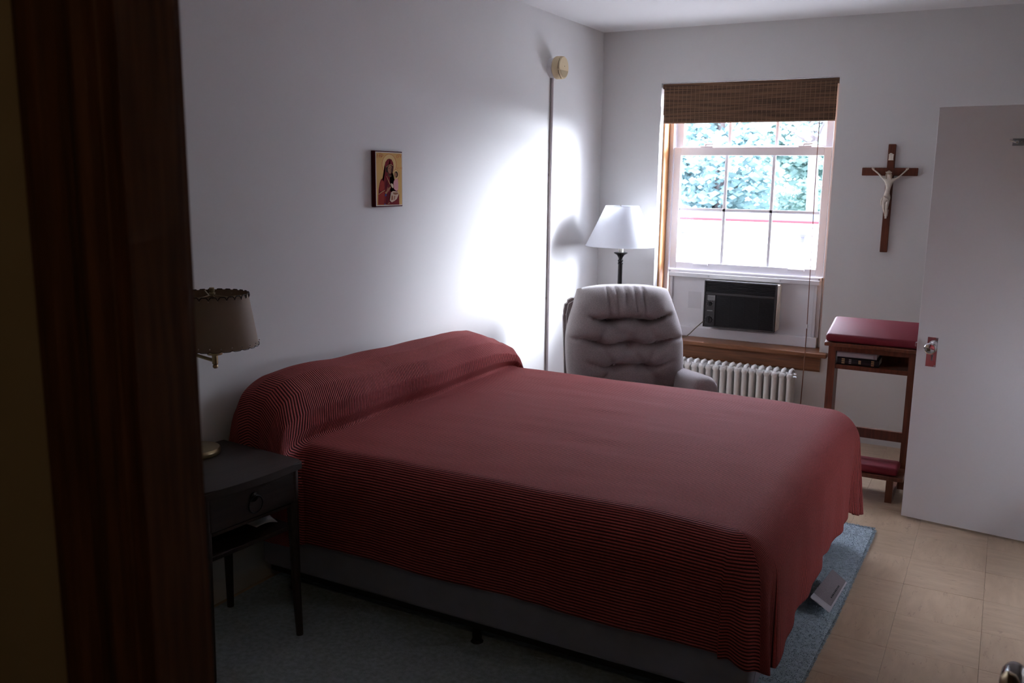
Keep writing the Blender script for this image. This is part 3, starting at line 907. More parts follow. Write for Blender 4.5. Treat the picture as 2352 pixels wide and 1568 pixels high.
# ------------------------------------------------------------------ detector and conduit on the left wall
dt = thing('smoke_detector', 'round cream smoke detector high on the left wall', 'smoke detector', (0.0, -0.835, 2.372))
D = dict(parent=dt, world=True)
dc = (0.0, -0.835, 2.370)
part('wall_box', LA([(0.060, 0.001), (0.060, 0.030), (0.056, 0.034)], dc, 'x', 36), WHITEP, smooth=True, **D)
part('body', LA([(0.050, 0.034), (0.066, 0.038), (0.070, 0.046), (0.070, 0.078), (0.068, 0.082)], dc, 'x', 40), CREAM, smooth=True, **D)
part('slot_ring', LA([(0.0655, 0.081), (0.0655, 0.086)], dc, 'x', 40), BLACKP, smooth=True, **D)
part('cover', LA([(0.067, 0.0855), (0.068, 0.089), (0.064, 0.094), (0.0, 0.0952)], dc, 'x', 40), CREAM, smooth=True, **D)
for k in range(6):
    a = 2 * math.pi * k / 6 + 0.25
    p = Vector(dc) + Vector((0.0835, 0.0672 * math.cos(a), 0.0672 * math.sin(a)))
    part('slot_post', B(p - Vector((0.003, 0.004, 0.004)), p + Vector((0.003, 0.004, 0.004))), CREAM, **D)
bm = bmesh.new()
pts = [(0.058 * math.cos(a), 0.058 * math.sin(a)) for a in (math.pi * (1.10 + 0.80 * k / 14) for k in range(15))]
prism(bm, pts, lambda a, b, d: Vector(dc) + Vector((d, a, b)), 0.0945, 0.0962)
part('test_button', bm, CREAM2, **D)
part('indicator', LA([(0.0025, 0.0945), (0.0025, 0.0965)], (0, -0.832, 2.378), 'x', 10), INK, smooth=True, **D)
cd_ = thing('conduit_pipe', 'thin grey conduit running down the wall from the detector', 'conduit', (0.0, -0.828, 0.0))
part('pipe', T([(0.0105, -0.828, 0.02), (0.0105, -0.828, 2.315)], 0.0095, 12), PIPEM, cd_, True, True)
for z in (0.9, 1.7):
    part('strap', B((0.0008, -0.846, z), (0.0030, -0.810, z + 0.016)), PIPEM, cd_, world=True)

# ------------------------------------------------------------------ open door on the right
DW = 0.91
dr = thing('door_1', 'open flat white door with a chrome knob and lock plate', 'door', (2.291 + DW * 0.9919, -1.311 - DW * 0.127, 0), math.radians(-7.3), kind='structure')
part('leaf', B((-DW, 0.0, 0.012), (0.0, 0.035, 2.042), 0.0015, 1), DOORP, dr)
def dloc(s): return -DW + s
pl_ = part('lock_plate', B((dloc(0.046), -0.0025, 0.800), (dloc(0.094), 0.0, 0.948), 0.001, 1), CHROME, dr)
KX, KZ = dloc(0.070), 0.898
prof = [(0.011, -0.030), (0.014, -0.034), (0.023, -0.040), (0.028, -0.049), (0.0275, -0.056), (0.023, -0.060), (0.019, -0.059), (0.017, -0.0575), (0.0, -0.0565)]
kn = part('knob', LA([(0.018, -0.003), (0.017, -0.008), (0.0115, -0.010), (0.0105, -0.022)] + prof, (KX, 0, KZ), 'y', 36), CHROME, dr, True)
bm = bmesh.new()
tube(bm, [(KX + 0.004, -0.0027, 0.8555), (KX + 0.004, -0.0045, 0.8555)], 0.0058, 14)
box(bm, (KX + 0.001, -0.0045, 0.832), (KX + 0.007, -0.0027, 0.855))
part('keyhole_cover', bm, STEEL, pl_)
for z in (0.806, 0.942):
    part('screw', LA([(0.0035, -0.004), (0.0035, -0.0025)], (dloc(0.088), 0, z), 'y', 10), STEEL, pl_, True)
part('knob', LA([(0.018, 0.038), (0.017, 0.043), (0.0115, 0.045), (0.0105, 0.057)] + [(r, 0.035 - h) for r, h in prof], (KX, 0, KZ), 'y', 36), CHROME, dr, True)
part('latch_plate', B((-DW - 0.0015, 0.006, 0.85), (-DW, 0.029, 0.95)), STEEL, dr)
part('latch_bolt', B((-DW - 0.011, 0.012, 0.89), (-DW, 0.023, 0.912), 0.002, 1), CHROME, dr)
hk = part('hanger_bracket', B((dloc(0.321), -0.004, 1.860), (dloc(0.46), 0.0, 1.893), 0.001, 1), STEEL, dr)
bm = bmesh.new()
tube(bm, [(dloc(0.335), -0.004, 1.876), (dloc(0.333), -0.016, 1.876), (dloc(0.322), -0.022, 1.882), (dloc(0.312), -0.026, 1.886)], [0.0055, 0.005, 0.0045, 0.0042], 10)
box(bm, (dloc(0.330), -0.013, 1.871), (dloc(0.347), -0.004, 1.882), 0.002, 1)
part('hook', bm, CHROME, hk, True)
part('screw', LA([(0.004, -0.0055), (0.004, -0.004)], (dloc(0.358), 0, 1.876), 'y', 10), CHROME, hk, True)
for z in (0.25, 1.05, 1.80):
    part('hinge', T([(0.004, -0.004, z - 0.045), (0.004, -0.004, z + 0.045)], 0.006, 10), STEEL, dr, True)

# ------------------------------------------------------------------ rug
RT = 0.014
rug_poly = [(0.03, -4.75), (2.11, -4.75), (2.168, -3.176), (2.191, -2.561), (2.206, -1.600), (2.190, -1.582), (1.9, -1.565), (0.03, -1.562)]
rug = thing('rug', 'pale blue pile rug lying under the bed', 'rug', (1.1, -3.1, 0))
bm = prism(bmesh.new(), rug_poly, lambda a, b, d: Vector((a, b, d)), 0.0003, 0.004)
part('backing', bm, RUGB, rug, world=True)
cx_, cy_ = 1.1, -3.1
ins = [(cx_ + (a - cx_) * 0.996, cy_ + (b - cy_) * 0.997) for a, b in rug_poly]
bm = prism(bmesh.new(), ins, lambda a, b, d: Vector((a, b, d)), 0.004, RT)
bmesh.ops.bevel(bm, geom=[e for e in bm.edges if all(v.co.z > RT - 0.001 for v in e.verts)], offset=0.006, segments=2, affect='EDGES')
part('pile', bm, RUGM, rug, world=True)
rr_ = random.Random(8)
vv, ff = [], []
def tuft(x, y, z, h, lean):
    a = rr_.uniform(0, 6.283)
    wx, wy = 0.0022 * math.cos(a), 0.0022 * math.sin(a)
    dx, dy = lean[0] + rr_.uniform(-.004, .004), lean[1] + rr_.uniform(-.004, .004)
    i = len(vv)
    vv.extend([(x - wx - 1.1, y - wy + 3.1, z), (x + wx - 1.1, y + wy + 3.1, z), (x + dx + wx * .6 - 1.1, y + dy + wy * .6 + 3.1, z + h), (x + dx - wx * .6 - 1.1, y + dy - wy * .6 + 3.1, z + h)])
    ff.append((i, i + 1, i + 2, i + 3))
def redge(y): return lerp_table([(-4.75, 2.11), (-3.176, 2.168), (-2.561, 2.191), (-1.6, 2.206)], y)
for _ in range(26000):
    y = rr_.uniform(-4.3, -1.57)
    x = redge(y) - 0.006 - rr_.random() * 0.20
    tuft(x, y, RT - 0.005, rr_.uniform(.004, .008), (0, 0))
for _ in range(5000):
    y = rr_.uniform(-4.3, -1.58)
    tuft(redge(y) - 0.006, y, rr_.uniform(.004, RT - .002), rr_.uniform(0, .004), (rr_.uniform(.003, .011), 0))
for _ in range(2500):
    x = rr_.uniform(1.3, 2.2)
    tuft(x, -1.568, rr_.uniform(.004, RT - .002), rr_.uniform(0, .004), (0, rr_.uniform(.002, .006)))
me = bpy.data.meshes.new('pile_tufts'); me.from_pydata(vv, [], ff)
o = part('pile_tufts', me, RUGM, rug); o['kind'] = 'stuff'

# ------------------------------------------------------------------ bed
bed = thing('bed', 'wide bed base with pale box spring under the red coverlet', 'bed', (1.06, -2.64, RT))
K = dict(parent=bed, world=True)
BX0, BX1, BY0, BY1 = 0.075, 2.075, -3.555, -1.735
bm = bmesh.new()
box(bm, (BX0 + 0.02, BY0 + 0.03, 0.085), (BX1 - 0.02, BY0 + 0.06, 0.115))
box(bm, (BX0 + 0.02, BY1 - 0.06, 0.085), (BX1 - 0.02, BY1 - 0.03, 0.115))
box(bm, (BX0 + 0.02, BY0 + 0.06, 0.085), (BX0 + 0.05, BY1 - 0.06, 0.115))
box(bm, (BX1 - 0.05, BY0 + 0.06, 0.085), (BX1 - 0.02, BY1 - 0.06, 0.115))
part('frame_rails', bm, FRAME, **K)
for x in (BX0 + 0.12, 1.07, BX1 - 0.10):
    for y in (BY0 + 0.06, BY1 - 0.06):
        part('leg', T([(x, y, RT + 0.004), (x, y, RT + 0.014), (x, y, 0.09)], [0.024, 0.017, 0.017], 12), FRAME, **K)
bs = part('box_spring', B((BX0, BY0, 0.116), (BX1, BY1, 0.335), 0.022, 3), BOXS, smooth=True, **K)
part('mattress', B((BX0, BY0, 0.337), (BX1, BY1, 0.575), 0.10, 5), BOXS, smooth=True, **K)
# stitched seams of the box spring ticking, foot end
bm = bmesh.new()
for k in range(14):
    y = BY0 + 0.03 + k * 0.13
    for s in (-1, 1):
        tube(bm, [(BX1 + 0.0006, y, 0.14 if s > 0 else 0.31), (BX1 + 0.0006, y + 0.13, 0.31 if s > 0 else 0.14)], 0.0011, 5)
part('quilt_seams', bm, BOXS, bs, world=True)
# manufacturer's tag poking out from under the coverlet at the foot
tg = part('tag', prism(bmesh.new(), [(0, 0), (0.345, 0.0), (0.345, 0.0008), (0, 0.0008)], lambda a, b, d: Vector((0, 0, 0)), 0, 0), TAGM, bs) if False else None
def sheet(name, c00, c10, c11, c01, m, parent, bulge=0.0, th=0.0006, n=8, inset=(0, 1, 0, 1), lift=0.0):
    c00, c10, c11, c01 = map(Vector, (c00, c10, c11, c01))
    nn = (c10 - c00).cross(c01 - c00).normalized()
    bm = bmesh.new()
    rows = []
    for side in (0, 1):
        g = []
        for i in range(n + 1):
            r = []
            for j in range(n + 1):
                a = inset[0] + (inset[1] - inset[0]) * i / n
                b = inset[2] + (inset[3] - inset[2]) * j / n
                p = (c00 * (1 - a) + c10 * a) * (1 - b) + (c01 * (1 - a) + c11 * a) * b
                p += nn * (bulge * math.sin(math.pi * b) + lift + side * th)
                r.append(bm.verts.new(p))
            g.append(r)
        rows.append(g)
        for i in range(n):
            for j in range(n):
                bm.faces.new((g[i][j], g[i + 1][j], g[i + 1][j + 1], g[i][j + 1]))
    return part(name, bm, m, parent, True, True)
tc = ((2.117, -2.31, 0.072), (2.184, -2.345, 0.042), (2.166, -2.655, 0.040), (2.084, -2.62, 0.068))
tg = sheet('tag', tc[0], tc[1], tc[2], tc[3], TAGM, bs, -0.006)
sheet('tag_insert', *tc, TAGP, bs, -0.006, inset=(0.0, 0.92, 0.0, 0.86), lift=-0.0012)
for k in range(9):
    sheet('tag_print', *tc, INK, bs, -0.006, n=2, inset=(0.70, 0.78, 0.28 + k * 0.048, 0.28 + k * 0.048 + (0.030 if k % 3 else 0.038)), lift=-0.0022)

# coverlet -------------------------------------------------------------
XC, XF = 0.335, 2.118            # end of pillow crease, foot face
YN, YF, TZ, RR = -3.612, -1.690, 0.660, 0.135
YM = (YN + YF) / 2
HW = (YF - YN) / 2
HP = [(-3.72, 0.225), (-3.6, 0.255), (-3.35, 0.268), (-2.96, 0.245), (-2.57, 0.235), (-2.2, 0.232), (-2.05, 0.218), (-1.9, 0.175), (-1.78, 0.120), (-1.70, 0.085)]
PPX = [(0, .030), (.10, .032), (.25, .060), (.38, .130), (.50, .215), (.62, .285), (.74, .315), (.84, .310), (.92, .288), (.965, .296), (1.0, .335)]
PPZ = [(0, .30), (.10, .66), (.25, .93), (.38, 1.0), (.50, .95), (.62, .78), (.74, .50), (.84, .24), (.92, .06), (.965, .005), (1.0, 0)]
def edge_prof(s, r=RR):
    """s = cloth length past the start of the rounded edge -> (out, down)"""
    q = r * math.pi / 2
    if s <= q:
        return r * math.sin(s / r), r * (1 - math.cos(s / r))
    return r, r + (s - q)
def drop_len(y_or_x, side):
    n = noise.noise(Vector((y_or_x * 2.2, 3.1 if side == 'n' else 7.7, 0)))
    n2 = noise.noise(Vector((y_or_x * 14, 1.1 if side == 'n' else 5.7, 0)))
    if side == 'n': return 0.448 + 0.012 * n + 0.003 * n2
    if side == 'f': return 0.44 + 0.03 * n
    base = lerp_table([(-3.60, 0.500), (-3.35, 0.480), (-3.0, 0.475), (-2.7, 0.460), (-2.45, 0.475), (-2.2, 0.480), (-1.95, 0.500), (-1.78, 0.560), (-1.69, 0.58)], y_or_x)
    return base + 0.022 + 0.008 * n + 0.006 * n2
UP, UFLAT, UDROP = 0.62, (XF - RR) - XC, 0.50
VFLAT, VDROP = HW - RR, 0.43
def cov(u, v):
    # head part
    p = min(u / UP, 1.0)
    if u < UP:
        x, pz = lerp_table(PPX, p), lerp_table(PPZ, p)
    else:
        x, pz = XC + (u - UP), 0.0
    su = max(0.0, u - UP - UFLAT)
    av = abs(v)
    sv = max(0.0, av - VFLAT)
    sg = -1 if v < 0 else 1
    side = 'n' if sg < 0 else 'f'
    xx = min(x, XF - RR)
    yy = YM + sg * min(av, VFLAT)
    # soft top: rises a little in the middle, shallow ripples
    ripple = 0.0045 * noise.noise(Vector((xx * 2.2, yy * 7.0, 0.3))) + 0.0022 * noise.noise(Vector((xx * 5, yy * 16, 4.3)))
    ripple *= sstep(0.30, 0.55, xx) * (1 - 0.7 * sstep(1.5, 2.0, xx))
    crown = -0.012 * ((yy - YM) / HW) ** 4 - 0.012 * sstep(1.5, 2.05, xx) ** 2
    hp = lerp_table(HP, yy - (0.05 if sg < 0 else 0) * sstep(0, 0.1, sv))
    wr = 1 + 0.05 * noise.noise(Vector((yy * 3.0, p * 3, 2.2)))
    bulge = (1 - sstep(0.86, 1.0, p)) if u < UP else 0.0
    zt = TZ + crown + ripple + hp * pz * wr
    if u < UP:
        x += 0.03 * noise.noise(Vector((yy * 2.6, 0.5, 1.0))) * sstep(0.3, 0.7, p) * (1 - sstep(0.93, 1.0, p))
        x = max(x, 0.028)
    if su == 0 and sv == 0:
        return Vector((x, YM + v, zt))
    if su > 0 and sv > 0:                       # corners: cone fold
        rho = math.hypot(su, sv); phi = math.atan2(sv, su)
        rb = min(UDROP / max(1e-6, math.cos(phi)), VDROP / max(1e-6, math.sin(phi)))
        c2 = math.cos(phi) ** 2
        D_ = drop_len(yy, 'u') * c2 + drop_len(xx, side) * (1 - c2)
        D_ += -0.01 * math.sin(2 * phi) ** 2 if side == 'n' else 0.02 * math.sin(2 * phi)
        s = rho / rb * D_
        out, dn = edge_prof(s)
        t = max(0, s - RR) / 0.4
        fold = math.sin(2 * phi) ** 2
        if side == 'n':
            out += t * (0.062 * fold - 0.030 * math.sin(phi * 6) ** 2)
        else:
            out += t * (0.035 * fold + 0.040 * math.sin(phi * 7) ** 2)
        return Vector((xx + out * math.cos(phi), yy + sg * out * math.sin(phi), zt - dn))
    if su > 0:                                  # foot
        D_ = drop_len(yy, 'u')
        s = su / UDROP * D_
        out, dn = edge_prof(s)
        t = max(0, s - RR) / 0.4
        out += t * (0.010 + 0.009 * math.sin(yy * 11 + 1.0) + 0.005 * math.sin(yy * 27))
        out += t * 0.022 * sstep(-2.05, -1.75, yy) * math.sin(yy * 30)
        return Vector((xx + out, yy, zt - dn))
    D_ = drop_len(x, side)                      # long sides
    s = sv / VDROP * D_
    out, dn = edge_prof(s)
    full = edge_prof(D_)[1]
    hang = (zt - (TZ - full)) / full            # pillow part starts higher, ends on the same hem
    t = max(0, s - RR) / 0.35
    w_ = sstep(0.0, 0.25, sv)
    if u < UP:
        x = x * (1 - w_) + w_ * (0.03 + 0.345 * p)
    out += t * (0.006 * math.sin(x * 8 + 0.7) + 0.004)
    if sg < 0:
        out += bulge * 0.072 * sstep(0.0, 0.10, sv) * (1 - 0.25 * t)
    return Vector((x, yy + sg * out, zt - dn * hang))
us = [UP * k / 70 for k in range(70)] + [UP + UFLAT * k / 76 for k in range(76)] + [UP + UFLAT + UDROP * k / 48 for k in range(49)]
vs = [-(VFLAT + VDROP) + VDROP * k / 64 for k in range(64)] + [-VFLAT + 2 * VFLAT * k / 96 for k in range(96)] + [VFLAT + VDROP * k / 26 for k in range(27)]
def vtex(u, v):
    """cloth length across the bed, longer where the cloth falls from the raised pillow"""
    if v >= -VFLAT or u >= UP: return v
    return -VFLAT + (v + VFLAT) * (1 + 0.24 * lerp_table(PPZ, u / UP) / 0.40)
bm = bmesh.new()
uvl = bm.loops.layers.uv.new('UVMap')
G = [[bm.verts.new(cov(u, v)) for v in vs] for u in us]
for i in range(len(us) - 1):
    for j in range(len(vs) - 1):
        f = bm.faces.new((G[i][j], G[i + 1][j], G[i + 1][j + 1], G[i][j + 1]))
        for lp, (a, b) in zip(f.loops, ((i, j), (i + 1, j), (i + 1, j + 1), (i, j + 1))):
            lp[uvl].uv = (us[a], vtex(us[a], vs[b]) + 3.0)
cvr = part('coverlet', bm, COVER, None, True, angle=180)
sd = cvr.modifiers.new('thickness', 'SOLIDIFY'); sd.thickness = 0.004; sd.offset = -1
tag(cvr, 'dark red ribbed coverlet spread over the bed and pillows', 'coverlet')

# ------------------------------------------------------------------ nightstand
NZ = RT + 0.0005
ns = thing('nightstand', 'dark wooden one-drawer nightstand beside the bed', 'nightstand', (0.262, -3.955, NZ), math.radians(-4.9))
NH = 0.672
topo = []
for k in range(13):
    y = -0.235 + 0.47 * k / 12
    topo.append((0.205 + 0.026 * math.cos((y) / 0.235 * 1.45) ** 0.8 * (1 if abs(y) < 0.234 else 1), y))
topo = [(-0.225, -0.225), (-0.225, 0.225)] + [(0.20, 0.225), (0.222, 0.205)] + [(0.222 + 0.016 * math.cos(t * math.pi / 2), 0.205 - (t + 1) * 0.205) for t in (-0.75, -0.5, -0.25, 0, .25, .5, .75)] + [(0.222, -0.205), (0.20, -0.225)]
bm = prism(bmesh.new(), topo, lambda a, b, d: Vector((a, b, d)), NH - 0.026, NH)
bmesh.ops.bevel(bm, geom=[e for e in bm.edges if all(v.co.z > NH - 0.001 for v in e.verts)], offset=0.008, segments=2, affect='EDGES')
part('top', bm, NSW, ns)
bm = bmesh.new()
box(bm, (-0.20, -0.205, NH - 0.165), (0.195, -0.190, NH - 0.026))
box(bm, (-0.20, 0.190, NH - 0.165), (0.195, 0.205, NH - 0.026))
box(bm, (-0.20, -0.19, NH - 0.165), (-0.185, 0.19, NH - 0.026))
box(bm, (0.175, -0.19, NH - 0.165), (0.197, 0.19, NH - 0.155))
part('case', bm, NSW, ns)
dw = part('drawer', B((0.16, -0.182, NH - 0.150), (0.205, 0.182, NH - 0.036), 0.004), NSW, ns)
hd = part('pull_plate', LA([(0.017, 0.205), (0.016, 0.209), (0.006, 0.213)], (0, 0.0, NH - 0.075), 'x', 20), BRONZE, dw, True)
bm = bmesh.new()
tube(bm, [(0.2135, 0.030 * math.sin(t), NH - 0.100 + 0.030 * math.cos(t)) for t in (2 * math.pi * k / 24 for k in range(25))], 0.0026, 7)
part('ring_pull', bm, BRONZE, dw, True)
for x in (-0.185, 0.185):
    for y in (-0.19, 0.19):
        part('leg', T([(x * 1.05, y * 1.03, 0.0), (x * 1.02, y * 1.01, 0.18), (x, y, NH - 0.165), (x, y, NH - 0.03)], [0.013, 0.016, 0.021, 0.022], 4 if False else 12), NSW, ns)
part('shelf', B((-0.19, -0.19, 0.415), (0.185, 0.19, 0.432), 0.003), NSW, ns)
pp = sheet('folded_paper', (0.300, -3.905, 0.470), (0.375, -3.875, 0.4485), (0.405, -3.800, 0.4485), (0.330, -3.795, 0.482), PAPER, None if False else ns, 0.01)
pp.parent = None
for v in pp.data.vertices: v.co += OFF[ns.name]
tag(pp, 'crumpled white paper on the shelf inside the nightstand', 'paper')

# ------------------------------------------------------------------ bedside lamp
LB = NZ + NH
lp = thing('table_lamp', 'brass swing-arm lamp with laced parchment shade on the nightstand', 'table lamp', (0.112, -3.895, LB))
PXl, PYl = 0.112, -3.895
SX, SY = 0.200, -3.868
Q = dict(parent=lp, world=True)
part('base', LA([(0.083, 0.0005), (0.085, 0.004), (0.085, 0.018), (0.081, 0.023), (0.03, 0.026), (0.012, 0.030)], (PXl, PYl, LB), seg=40), BRASS, smooth=True, **Q)
part('pole', T([(PXl, PYl, LB + 0.028), (PXl, PYl, 1.115)], 0.0075, 14), BRASS, smooth=True, **Q)
part('pole_joint', LA([(0.008, -0.032), (0.012, -0.028), (0.012, 0.03), (0.008, 0.034)], (PXl, PYl, 1.065), seg=18), BRASS, smooth=True, **Q)
part('swing_arm', T([(PXl, PYl, 1.058), (SX, SY, 1.036)], 0.0062, 12), BRASS, smooth=True, **Q)
part('socket_stem', LA([(0.006, 1.010), (0.0095, 1.014), (0.0095, 1.020), (0.007, 1.023), (0.0105, 1.027), (0.0105, 1.056), (0.026, 1.060), (0.028, 1.072), (0.026, 1.085), (0.018, 1.090), (0.018, 1.14), (0.012, 1.15)],
                       (SX, SY, 0), seg=24), BRASS, smooth=True, **Q)
r0, r1, sz0, sz1 = 0.152, 0.123, 1.094, 1.278
sh = part('shade', LA([(r0, sz0), (r1, sz1), (r1 - 0.0014, sz1), (r0 - 0.0014, sz0)], (SX, SY, 0), seg=56, close=True), PARCH, smooth=True, **Q)
for r, z in ((r0, sz0), (r1, sz1)):
    n = 26
    bm = bmesh.new()
    up_ = 1 if z == sz0 else -1
    pts = []
    for k in range(n * 8 + 1):
        a = 2 * math.pi * k / (n * 8)
        ph = (k % 8) / 8
        zz = z + up_ * ((0.011 if z != sz0 else 0.004) * max(0, 1 - abs(ph - 0.5) * 5.0)) - up_ * 0.001
        rr = r + 0.0022 - (0.0016 if z == sz0 else -0.0012) * max(0, 1 - abs(ph - .5) * 5)
        pts.append((SX + rr * math.cos(a), SY + rr * math.sin(a), zz))
    tube(bm, pts, 0.0011 if z == sz0 else 0.0019, 5, cap=False)
    part('lacing', bm, LACE, sh, True, True)
    bm = bmesh.new()
    for k in range(n):
        a = 2 * math.pi * (k + 0.5) / n
        c = Vector((SX + (r + 0.0022) * math.cos(a), SY + (r + 0.0022) * math.sin(a), z + up_ * 0.012))
        bmesh.ops.create_icosphere(bm, subdivisions=1, radius=0.0026, matrix=Matrix.Translation(c))
    o = part('eyelets', bm, CHROME, sh, True, True); o['kind'] = 'stuff'
bm = bmesh.new()
for k in range(3):
    a = 2 * math.pi * k / 3 + 0.5
    tube(bm, [(SX, SY, sz1 - 0.004), (SX + r1 * .45 * math.cos(a), SY + r1 * .45 * math.sin(a), sz1 - 0.012), (SX + (r1 - .002) * math.cos(a), SY + (r1 - .002) * math.sin(a), sz1 - 0.003)], 0.0022, 6)
for s in (-1, 1):
    tube(bm, [(SX + s * 0.018, SY, 1.14), (SX + s * 0.045, SY, 1.18), (SX + s * 0.040, SY, 1.24), (SX + s * 0.004, SY, sz1 - 0.006)], 0.002, 6)
part('spider_harp', bm, BRASS, sh, world=True)
part('finial', LA([(0.006, sz1 - 0.006), (0.011, sz1 - 0.002), (0.011, sz1 + 0.002), (0.007, sz1 + 0.004), (0.009, sz1 + 0.008), (0.009, sz1 + 0.020), (0.007, sz1 + 0.022)], (SX, SY, 0), seg=16), BRASS, smooth=True, **Q)

# ------------------------------------------------------------------ floor lamp
FX, FYl = 0.305, -0.310
fl = thing('floor_lamp', 'black floor lamp with white cone shade in the corner', 'floor lamp', (FX, FYl, 0))
E_ = dict(parent=fl, world=True)
part('base', LA([(0.130, 0.0005), (0.132, 0.012), (0.12, 0.022), (0.05, 0.035), (0.022, 0.06), (0.016, 0.10)], (FX, FYl, 0), seg=40), BRONZE, smooth=True, **E_)
part('pole', LA([(0.013, 0.10), (0.0165, 0.14), (0.0165, 0.62), (0.018, 0.63), (0.018, 0.65), (0.0155, 0.66), (0.0155, 1.105), (0.0185, 1.112), (0.0185, 1.118), (0.014, 1.122), (0.0185, 1.130), (0.0185, 1.136),
                     (0.013, 1.142), (0.014, 1.152), (0.026, 1.172), (0.046, 1.184), (0.047, 1.189), (0.040, 1.191), (0.012, 1.191)], (FX, FYl, 0), seg=28), BRONZE, smooth=True, **E_)
part('candle_sleeve', LA([(0.0175, 1.191), (0.0175, 1.262), (0.012, 1.266)], (FX, FYl, 0), seg=20), CANDLE, smooth=True, **E_)
part('bulb', LA([(0.012, 1.266), (0.016, 1.285), (0.028, 1.32), (0.030, 1.345), (0.022, 1.368), (0.006, 1.378)], (FX, FYl, 0), seg=20), GLASSBULB, smooth=True, **E_)
fs = part('shade', LA([(0.244, 1.233), (0.113, 1.508), (0.1115, 1.508), (0.2425, 1.233)], (FX, FYl, 0), seg=64, close=True), SHADEW, smooth=True, **E_)
for r, z in ((0.2445, 1.236), (0.1135, 1.504)):
    bm = bmesh.new()
    tube(bm, [(FX + r * math.cos(t), FYl + r * math.sin(t), z) for t in (2 * math.pi * k / 48 for k in range(49))], 0.0028, 6, cap=False)
    part('rim_trim', bm, SHADEW, fs, True, True)
bm = bmesh.new()
for k in range(3):
    a = 2 * math.pi * k / 3
    tube(bm, [(FX, FYl, 1.50), (FX + .108 * math.cos(a), FYl + .108 * math.sin(a), 1.508)], 0.002, 6)
for s in (-1, 1):
    tube(bm, [(FX + s * 0.013, FYl, 1.262), (FX + s * 0.05, FYl, 1.32), (FX + s * 0.05, FYl, 1.43), (FX, FYl, 1.50)], 0.002, 6)
part('harp', bm, BRASS, fs, world=True)

